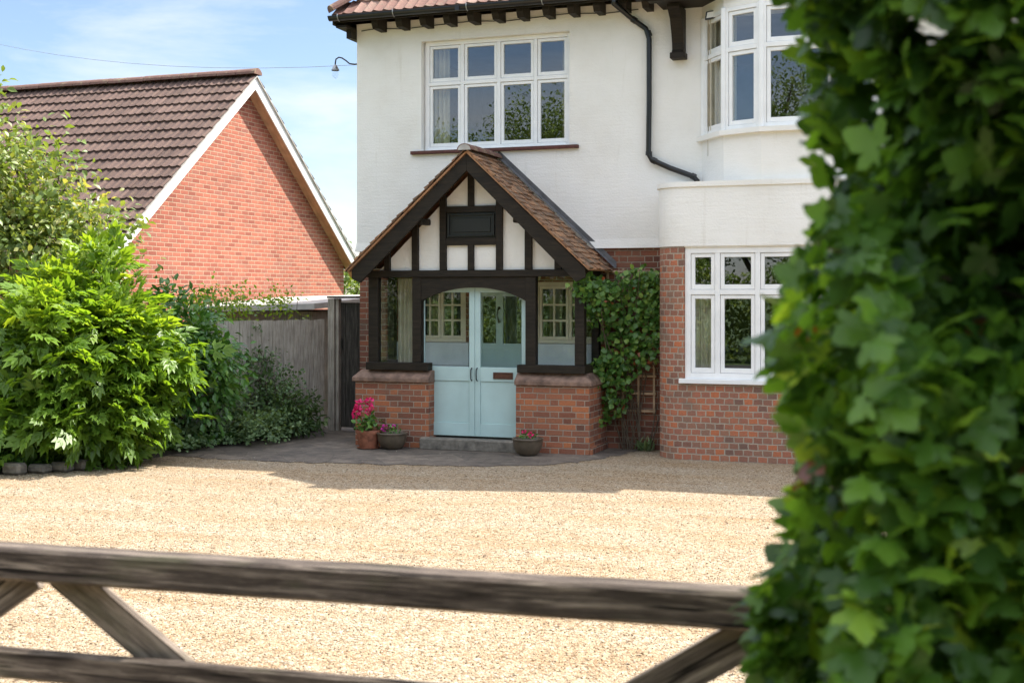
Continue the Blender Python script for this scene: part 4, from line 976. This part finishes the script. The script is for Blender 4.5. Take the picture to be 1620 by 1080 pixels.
# ------------------------------------------------------------------ pots
def pot(name, label, px, y, prof, mat, flower, nl, leafsize, spread, height, blooms, T, lm_, saucer=False):
    x = X(px, y); t = thing(name, (x, y, .006), label, 'plant pot', 'flower pots by the porch')
    mb = MB(); mb.lathe((x, y, .006), prof, 24); mb.build('pot', mat, t, smooth=True)
    top = prof[-1][1] + .006; zt = max(p[1] for p in prof)
    rr = prof[-1][0]; MB().lathe((x, y, .006), [(rr, zt - .03), (.001, zt - .025)], 16).build('soil', M['soil'], t)
    if saucer: MB().lathe((x, y, .006), [(.001, .004), (.14, .004), (.155, .02), (.145, .022), (.13, .012)], 20).build('saucer', M['terracotta'], t)
    n = nl; u = unit(n); u[:, 2] = abs(u[:, 2]); P_ = np.array([x, y, zt]) + u * np.array([spread, spread, height]) * rng.uniform(.3, 1, n)[:, None]
    D_, N_ = dirs(u, .1, .8, .6); leaf_mesh('foliage', P_, D_, N_, rng.uniform(leafsize * .7, leafsize * 1.3, n), T, rng.uniform(0, 1, n), lm_, t)
    for (dx, dz_, r) in blooms:
        k = 26; u = unit(k); c = np.array([x + dx, y - .06, zt + dz_]); P_ = c + u * r * .6; leaf_mesh('flower', P_, u + rng.normal(size=(k, 3)) * .3, unit(k), np.full(k, r * .9), T_ROUND, rng.uniform(0, 1, k), flower, t)
        MB().tube([(x + dx * .3, y, zt), tuple(c)], .003, 5).build('stalk', M['bark'], t)
pot('flower_pot', 'terracotta pot of tall pink geraniums at the left pier', 583, 14.72, [(.10, 0), (.125, .05), (.145, .17), (.16, .20), (.165, .24), (.15, .24), (.14, .2)], M['terracotta'], M['petal'], 130, .06, .2, .22,
    [(-.1, .33, .055), (-.15, .22, .06), (.04, .37, .05), (.02, .24, .035), (.07, .29, .03), (-.12, .26, .045)], T_ROUND, G['laurel'], True)
BP = [(.09, 0), (.14, .03), (.185, .11), (.19, .17), (.195, .19), (.205, .2), (.2, .215), (.18, .215), (.17, .17)]
pot('flower_bowl', 'squat brown bowl with small magenta flowers beside the tall geranium pot', 620.5, 14.76, BP, M['bowl'], M['petal2'], 60, .045, .12, .09, [(-.08, .06, .038), (.05, .09, .02)], T_OVAL, G['laurel'])
pot('flower_bowl', 'squat brown bowl of pink flowers to the right of the doorstep', 835, 14.72, [(r * .97, z) for r, z in BP], M['bowl'], M['petal'], 60, .045, .12, .09, [(-.03, .09, .022), (.06, .05, .03)], T_OVAL, G['laurel'])
# grass tuft at wall foot
def tuft(x, y, n, h, label):
    P_ = np.array([x, y, 0.]) + rng.normal(size=(n, 3)) * np.array([.05, .03, 0]); u = unit(n) * np.array([.8, .8, 0]) + np.array([0, 0, 1.])
    o = leaf_mesh('grass_tuft', P_, u, unit(n), rng.uniform(h * .5, h * 1.2, n), tmpl_oval(.08), rng.uniform(.3, 1, n), G['pale']); tag(o, label, 'weed')
tuft(X(1020, 15.68), 15.66, 45, .2, 'thin grass tuft at the foot of the brick wall beside the curved bay')

# ------------------------------------------------------------------ planting on the left
# big cut leaf shrub
t = thing('cut_leaf_shrub', (-9.95, 12.45, .05), 'large bright yellow green shrub with deeply cut leaves at the edge of the drive', 'shrub')
P1, O1, t1, c1 = clumps((-10.0, 12.5, 1.15), (1.15, .95, 1.05), 230, 15, .13, .45, bottom=-.8)
P2, O2, t2, c2 = clumps((-9.85, 12.2, .62), (1.0, .75, .55), 110, 15, .13, .5, bottom=-.9)
P3, O3, t3, c3 = clumps((-9.5, 12.7, 1.25), (.75, .5, .55), 40, 13, .13, .4)
P_ = np.concatenate([P1, P2, P3]); O_ = np.concatenate([O1, O2, O3]); tt_ = np.concatenate([t1, t2, t3])
tt_ = tt_ * .5 + np.clip((P_[:, 2] - .5) / 2.2, 0, 1) * .5  # tone rises with height: sunlit top put into the leaf colour
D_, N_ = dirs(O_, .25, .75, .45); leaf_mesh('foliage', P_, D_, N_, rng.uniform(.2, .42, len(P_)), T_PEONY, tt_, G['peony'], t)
twig_part('stem', (-9.95, 12.5, .05), np.concatenate([c1, c2]), M['bark'], t, .016, 34)
# tall berried shrub
t = thing('berry_shrub', (-11.6, 13.3, .05), 'tall loose olive shrub with brown seed heads in front of the tiled roof', 'shrub')
P1, O1, t1, c1 = clumps((-11.75, 13.3, 2.45), (1.75, .95, 1.6), 520, 19, .18, .3); P2, O2, t2, c2 = clumps((-12.35, 13.3, 3.6), (.95, .6, 1.05), 120, 18, .15, .3)
P_ = np.concatenate([P1, P2]); O_ = np.concatenate([O1, O2]); D_, N_ = dirs(O_, .3, .5, .7)
leaf_mesh('foliage', P_, D_, N_, rng.uniform(.07, .14, len(P_)), T_OVAL, np.concatenate([t1, t2]), G['berry'], t)
twig_part('stem', (-11.9, 13.4, .05), np.concatenate([c1, c2]), M['bark'], t, .025, 26)
cs = np.concatenate([c1, c2])[rng.integers(0, 250, 46)]; k = 34
P_ = (cs[:, None, :] + rng.normal(size=(46, k, 3)) * np.array([.05, .05, .07]) + np.array([.0, -.05, .1])).reshape(-1, 3)
leaf_mesh('seed_head', P_, unit(len(P_)), unit(len(P_)), rng.uniform(.015, .035, len(P_)), T_ROUND, rng.uniform(0, 1, len(P_)), G['rusty'], t)
shrub('laurel_shrub', 'dense glossy dark green laurel shrub between the bright shrub and the fence', 'shrub', (-9.75, 14.0, .05), (-9.60, 14.0, .98), (.70, .65, .95), 210, 26, .12, T_OVAL, .11, G['laurel'], .6, .5, .5, .4)
shrub('bramble_shrub', 'dark small leaved shrub sprawling against the grey fence', 'shrub', (-9.15, 15.3, .05), (-9.15, 15.35, .5), (.42, .36, .6), 70, 28, .1, T_OVAL, .06, G['dark'], .35, .3, .5, .8)
shrub('low_shrub', 'low dark arching shrub in front of the fence near the side gate post', 'shrub', (-8.95, 15.5, .05), (-8.88, 15.45, .28), (.38, .5, .34), 60, 30, .08, T_NARROW, .09, G['dark'], .3, .3, .6, .7)
shrub('climbing_shrub', 'thin straggly dark climber rising up the middle of the grey fence', 'shrub', (-9.3, 15.5, .05), (-9.3, 15.35, 1.1), (.22, .2, .42), 22, 20, .08, T_OVAL, .055, G['dark'], .2, .3, .5, .8, 8, .01)
shrub('sunlit_shrub', 'thin sunlit shrub with pale yellow green leaves arching over the fence top', 'shrub', (-9.9, 15.5, .05), (-9.95, 15.4, 1.78), (.72, .6, .33), 60, 17, .09, T_OVAL, .065, G['peony'], .3, .3, .5, .8, 16, .01, bottom=-.9)
shrub('sprig_shrub', 'wispy upright sprigs standing above the fence near the shed roof', 'shrub', (-9.45, 16.4, .05), (-9.4, 16.3, 1.78), (.32, .3, .3), 24, 12, .06, T_OVAL, .06, G['peony'], .3, .2, .5, .8, 10, .008, bottom=-.5)
shrub('geranium_clump', 'low mound of pale grey green leaves at the edge of the paving', 'ground plant', (-8.98, 14.75, .05), (-8.92, 14.85, .16), (.42, .75, .22), 110, 26, .06, T_ROUND, .05, G['pale'], .4, 0, 1.2, .6, 4, .006)
shrub('geranium_clump', 'second low mound of pale leaves nearer the bright shrub', 'ground plant', (-9.35, 13.7, .05), (-9.4, 13.8, .14), (.34, .7, .16), 80, 26, .06, T_ROUND, .055, G['pale'], .4, 0, 1.2, .6, 4, .006)
shrub('fern_clump', 'soft mid green feathery plant behind the pale leaved mound', 'ground plant', (-9.5, 14.7, .05), (-9.5, 14.75, .5), (.42, .42, .5), 60, 26, .1, T_NARROW, .09, G['pale'], .3, .1, .6, .7, 6, .006)
# ground cover along the bed edge
P_ = []
for k in range(2600):
    s = rng.random(); y = 16.3 - s * 6.4; xe = np.interp(y, [9, 10, 10.8, 11.5, 12.25, 12.9, 13.6, 14.6, 15.6, 16.6], [-12, -10.8, -10.2, -9.8, -9.45, -9.25, -9.2, -9.05, -8.85, -8.72])
    d = abs(rng.normal()) * .28; P_.append((xe - d + .04, y, .04 + rng.random() * (.10 + .12 * min(1, d * 2))))
P_ = np.array(P_); O_ = unit(len(P_)); O_[:, 2] = abs(O_[:, 2]) + .3; D_, N_ = dirs(O_, 0, 1, .4)
tag(leaf_mesh('ground_cover', P_, D_, N_, rng.uniform(.05, .12, len(P_)), T_OVAL, rng.uniform(0, 1, len(P_)), G['laurel']), 'low leafy ground cover along the bed edge', 'ground cover', kind='stuff')
# edging stones
for k, (lab, px) in enumerate((('leftmost rough edging stone under the bright shrub', 62), ('middle rough edging stone under the bright shrub', 97), ('right rough edging stone under the bright shrub', 124), ('mossy edging stone at the left edge of the photo', 22))):
    y = [11.45, 11.62, 11.8, 11.25][k]; x = X(px, y); mb = MB(); r = .13
    mb.box(x - r, x + r * .9, y - .06, y + .1, 0, .10 + .01 * k); o = mb.build('edging_stone', M['stone_step'], None, .03); tag(o, lab, 'edging stone', 'stones edging the bed')

# ------------------------------------------------------------------ far trees beyond
def tree(label, x, y, h, rx, n_cl, per, clr, size, group, mat='tree'):
    t = thing('tree', (x, y, 0), label, 'tree', group)
    P_, O_, tn, cc = clumps((x, y, h * .6), (rx, rx * .9, h * .42), n_cl, per, clr, .4, bottom=-.7)
    D_, N_ = dirs(O_, .3, .5, .8); leaf_mesh('crown', P_, D_, N_, rng.uniform(size * .6, size * 1.2, len(P_)), T_OVAL, tn, G[mat], t)
    mb = MB(); mb.tube([(x, y, 0), (x + .1, y, h * .25), (x - .05, y + .05, h * .5), (x, y, h * .8)], [h * .028, h * .022, h * .015, h * .006], 8, False)
    for k in range(9):
        q = Vector(cc[int(rng.integers(len(cc)))]); b = Vector((x, y, h * rng.uniform(.2, .5))); mb.tube([b, b.lerp(q, .5) + Vector((0, 0, .1 * h * .3)), q], [h * .012, h * .008, h * .003], 5, False)
    mb.build('trunk', M['bark'], t, smooth=True); return t
tree('rounded green tree in the gap between the bungalow and the porch', -15.2, 29.5, 3.0, 1.5, 90, 26, .3, .16, None)
# trees across the lane behind the viewpoint, seen in the window glass
ORD = ('leftmost', 'second', 'third', 'fourth', 'fifth', 'sixth', 'seventh', 'rightmost')
for k, (x, y, h, rx) in enumerate(((-23.5, -14, 8.8, 3.0), (-19, -13, 8.0, 2.9), (-15, -15, 9.3, 3.0), (-11, -12.5, 8.3, 2.8), (-6.8, -14.5, 9.8, 3.1), (-2.6, -12.8, 8.2, 2.8), (1.8, -14, 10.2, 2.8), (6.5, -13, 8.4, 2.6))):
    tree('%s of the row of roadside trees mirrored in the house windows' % ORD[k], x, y, h, rx, 300, 90, .42, .15, 'trees across the lane')

sheet('lane', [(-80, -6.2), (80, -6.2), (80, -1.6), (-80, -1.6)], .004, simple('asphalt', (.06, .058, .055), .9, .25, 8, .6, 80))
lh = thing('hedge', (-6, -7.6, 0), 'long dark roadside hedge across the lane mirrored low in the windows', 'hedge')
n = 26000; P_ = np.stack([rng.uniform(-20, 8, n), -7.2 - rng.random(n) ** 1.5 * .9, rng.uniform(.0, 1, n) ** .9 * 3.0], 1); P_[:, 1] += .25 * np.sin(P_[:, 0] * 2.1) + .15 * np.sin(P_[:, 2] * 4 + P_[:, 0]); P_[:, 2] *= 1 + .12 * np.sin(P_[:, 0] * 1.3)
O_ = np.tile([[0, 1., .2]], (n, 1)); D_, N_ = dirs(O_, .2, .6, .6); leaf_mesh('foliage', P_, D_, N_, rng.uniform(.1, .2, n), T_OVAL, rng.uniform(0, 1, n), G['tree'], lh)
mb = MB()
for k in range(40): x = rng.uniform(-20, 8); mb.tube([(x, -7.9, 0), (x + rng.normal() * .2, -7.8, 1.2), (x + rng.normal() * .4, -7.6, 2.6)], [.04, .03, .01], 5)
mb.build('stem', M['bark'], lh)

n = 150; P_ = np.stack([rng.uniform(-9, 0, n), rng.uniform(4, 13.5, n), np.full(n, .012)], 1); a_ = rng.uniform(0, 6.28, n)
tag(leaf_mesh('fallen_leaves', P_, np.stack([np.cos(a_), np.sin(a_), rng.uniform(-.05, .25, n)], 1), unit(n) * .3 + np.array([0, 0, 1.]), rng.uniform(.02, .05, n), T_OVAL, rng.uniform(0, 1, n), simple('dry_leaf', (.12, .07, .035), .8, .5, 3, 0)), 'dry brown leaves scattered on the gravel', 'fallen leaves', kind='stuff')

PEB = (np.array([(0, 0, 1), (1, 0, 0), (0, 1, 0), (-1, 0, 0), (0, -1, 0), (0, 0, -1)], float) * .5, np.array([(0, 1, 2), (0, 2, 3), (0, 3, 4), (0, 4, 1), (5, 2, 1), (5, 3, 2), (5, 4, 3), (5, 1, 4)]))
n = 42000; yy = rng.uniform(2.6, 15.6, n); P_ = np.stack([yy * rng.uniform(-.92, -.02, n), yy, np.full(n, .003)], 1)
k = (P_[:, 0] > -9.2 - (12.9 - np.minimum(yy, 12.9)) * .5) & ~((P_[:, 0] > -3.75) & (yy > 14.9)) & ~((yy > 13.6) & (P_[:, 0] < -4.3) & (rng.random(n) > .12)) & ~((yy > 14.7) & (P_[:, 0] > -7.9)); P_ = P_[k]; n = len(P_)
mp_, tp_, bp_ = newmat('loose_pebble'); at_ = N(tp_, 'ShaderNodeAttribute'); at_.attribute_name = 'tone'
tp_.links.new(ramp(tp_, [(0, (.10, .065, .04)), (.1, (.25, .17, .09)), (.4, (.36, .275, .18)), (.8, (.45, .37, .26)), (1, (.58, .52, .43))], at_.outputs['Fac']), bp_.inputs['Base Color']); bp_.inputs['Roughness'].default_value = .8
tag(leaf_mesh('loose_stones', P_, unit(n) + np.array([0, 0, .01]), unit(n), rng.uniform(.005, .013, n), PEB, rng.uniform(0, 1, n), mp_), 'loose gravel stones lying over the drive', 'gravel', kind='stuff')

# ------------------------------------------------------------------ field gate in front
g0 = Vector((-3.6, 2.52, 0)); g1 = Vector((-.22, 2.775, 0)); gd = (g1 - g0).normalized(); gn = Vector((gd.y, -gd.x, 0))
fg = thing('field_gate', tuple(g0), 'weathered grey wooden five bar gate closing the gravel drive', 'gate')
def gpt(px, py, off=0):                                # point of the gate's own plane
    c = (px - 810) / FPX; v = (HOR - py) / FPX; d = Vector((c * CY - SY, c * SY + CY, v)); n_ = gn; o = Vector((0, 0, CAMZ)); p0_ = g0 + gn * off
    t_ = (p0_ - o).dot(n_) / d.dot(n_); return o + d * t_
def rail(z1, h, th, name='rail'):
    a = g0.copy(); b = g1.copy(); a.z = b.z = z1 - h / 2; mb = MB(); nseg = 26; prev = None; rg = []
    wob = [random.uniform(-.001, .001) for _ in range(nseg + 1)]
    ch = .008; sec = [(-th/2, -h/2 + ch), (-th/2 + ch, -h/2), (th/2 - ch, -h/2), (th/2, -h/2 + ch), (th/2, h/2 - ch), (th/2 - ch, h/2), (-th/2 + ch, h/2), (-th/2, h/2 - ch)]
    per = [0]
    for i in range(8): per.append(per[-1] + math.hypot(sec[(i+1) % 8][0] - sec[i][0], sec[(i+1) % 8][1] - sec[i][1]))
    for i in range(nseg + 1):
        c = a.lerp(b, i / nseg); rg.append([c + gn * (s_[0] + wob[i] * .6) + Vector((0, 0, s_[1] + wob[i] * (1.5 if s_[1] > 0 else .7))) for s_ in sec])
    o_ = random.random() * 5; Lg = (b - a).length
    for i in range(nseg):
        for k in range(8):
            k2 = (k + 1) % 8; u0, u1 = o_ + Lg * i / nseg, o_ + Lg * (i + 1) / nseg
            mb.face([rg[i][k2], rg[i][k], rg[i+1][k], rg[i+1][k2]], [(u0, per[k+1]), (u0, per[k]), (u1, per[k]), (u1, per[k+1])])
    mb.face(rg[0]); mb.face(rg[-1][::-1]); return mb.build(name, M['gate_wood'], fg)
rail(1.316, .082, .085, 'top_rail')
mb = MB(); c_ = gpt(643, 902, -.0435) ; mb.face([tuple(c_ + gd * a_ + Vector((0, 0, b_)) - gn * .002) for a_, b_ in ((-.014, .004), (-.008, -.012), (.004, -.008), (.012, .006), (.006, .012), (-.006, .012))]); mb.build('white_splash', M['white'], fg)
for px_, py_ in ((150, 905), (1143, 967), (22, 897)):
    c_ = gpt(px_, py_, -.0435); MB().tube([c_ + gn * .004, c_ - gn * .008], .011, 10).build('bolt', M['black_iron'], fg)
for z in (1.055, .80, .55, .31): rail(z, .078, .03)
def brace(a, b, wd=.08):
    p, q = gpt(*a, off=-.034), gpt(*b, off=-.034); d = q - p; q = p + d * 1.0
    return MB().beam(p, q, .024, wd, tuple(Vector((0, 0, 1)))).build('brace', M['gate_wood'], fg, .003)
def brace2(a, b, ext0=.0, ext1=1.6, wd=.085):
    p, q = gpt(*a, off=-.036), gpt(*b, off=-.036); d = (q - p); p2 = p - d * ext0; q2 = p + d * ext1; upv = gn.cross(d.normalized())
    if upv.z < 0: upv = -upv
    mb = MB(); mb.beam(p2, q2, .026, wd, tuple(upv)); return mb.build('brace', M['gate_brace'], fg, .003)
brace2((112, 915), (270, 1050), .1, 5.2); brace2((40, 915), (-90, 1010), .1, 3.8); brace2((1180, 1008), (1055, 1078), .25, 4.6)
MB().beam(g1 + Vector((0, 0, .1)), g1 + Vector((0, 0, 1.5)), .075, .1, tuple(gn)).build('stile', M['gate_wood'], fg, .006)
MB().beam(g0 + Vector((0, 0, .1)), g0 + Vector((0, 0, 1.5)), .075, .1, tuple(gn)).build('stile', M['gate_wood'], fg, .006)
pst = MB().beam(g1 + gd * .16, g1 + gd * .16 + Vector((0, 0, 1.6)), .15, .15, tuple(gn)).build('gate_post', M['gate_wood'], None, .01); tag(pst, 'thick weathered gate post hidden in the right hand hedge', 'post')

# ------------------------------------------------------------------ near hedge on the right
hd_ = thing('hedge', (1.0, 2.6, 0), 'tall dense lobed leaf hedge filling the right foreground beside the gate', 'hedge')
def hedge_pts(n, x0, x1, y0, y1, z0, z1, thick):
    """points in a layer under the hedge's front, left and top faces"""
    f = rng.random(n); P_ = np.empty((n, 3)); O_ = np.empty((n, 3)); d = rng.random(n) ** 1.3 * thick
    fr = f < .62; lf = (f >= .62) & (f < .88); tp = f >= .88
    P_[:, 0] = rng.uniform(x0, x1, n); P_[:, 1] = rng.uniform(y0, y1, n); P_[:, 2] = rng.uniform(z0, z1, n)
    P_[fr, 1] = y0 + d[fr]; P_[lf, 0] = x0 + d[lf]; P_[tp, 2] = z1 - d[tp]
    O_[:] = 0; O_[fr, 1] = -1; O_[lf, 0] = -1; O_[tp, 2] = 1
    bl = .10 * np.sin(P_[:, 2] * 5.3 + P_[:, 0] * 4) + .07 * np.sin(P_[:, 2] * 11 + P_[:, 0] * 9 + 1) + .05 * np.sin(P_[:, 0] * 17 + P_[:, 2] * 3)
    P_ += O_ * bl[:, None]
    lean = (P_[:, 2] - 1.3)
    return P_, O_
def hedge_shift(P_):
    P_[:, 0] += np.interp(P_[:, 2], [.2, 1.4, 1.72, 1.86, 1.97, 2.08, 2.2, 2.45, 3.4], [.05, .06, .105, .125, .105, .05, .01, .0, .03]); return P_
Pa, Oa = hedge_pts(24000, -.24, 1.3, 1.93, 2.6, .35, 2.75, .26); Pb, Ob = hedge_pts(9000, -.24, 3.2, 1.95, 2.65, .1, 2.8, .45)
P_ = hedge_shift(np.concatenate([Pa, Pb])); O_ = np.concatenate([Oa, Ob]); Pc = np.stack([rng.uniform(-.02, 1.6, 12000), rng.uniform(2.2, 2.5, 12000), rng.uniform(.4, 2.75, 12000)], 1); P_ = np.concatenate([P_, Pc]); O_ = np.concatenate([O_, np.tile([[0, -1., .2]], (12000, 1))]); n = len(P_)
D_, N_ = dirs(O_, .45, .55, .65)
tone = rng.beta(1.2, 1.9, n) + .25 * np.sin(P_[:, 0] * 6 + P_[:, 2] * 5) * .5
leaf_mesh('foliage', P_, D_, N_, .034 + .046 * rng.random(n) ** 1.5, T_MAPLE, np.where(rng.random(n) < .004, 1, np.minimum(tone, .96)), G['maple'], hd_)
mb = MB()
for k in range(70):
    x = rng.uniform(.25, 2.8); y = rng.uniform(2.15, 2.5); b = Vector((x, y, 0)); m_ = b + Vector((rng.normal() * .12, rng.normal() * .1, 1.3)); e_ = m_ + Vector((rng.normal() * .12, rng.normal() * .12, rng.uniform(.7, 1.3)))
    mb.tube([b, m_, e_], [.016, .011, .004], 6, False)
    for j in range(7):
        z = rng.uniform(.3, 2.8); c = b.lerp(m_, min(1, z / 1.3)) if z < 1.3 else m_.lerp(e_, (z - 1.3) / 1.6); mb.tube([c, c + Vector((rng.normal() * .2, rng.normal() * .25, rng.uniform(.05, .3)))], [.006, .002], 5, False)
mb.build('branch', M['bark'], hd_, smooth=True)
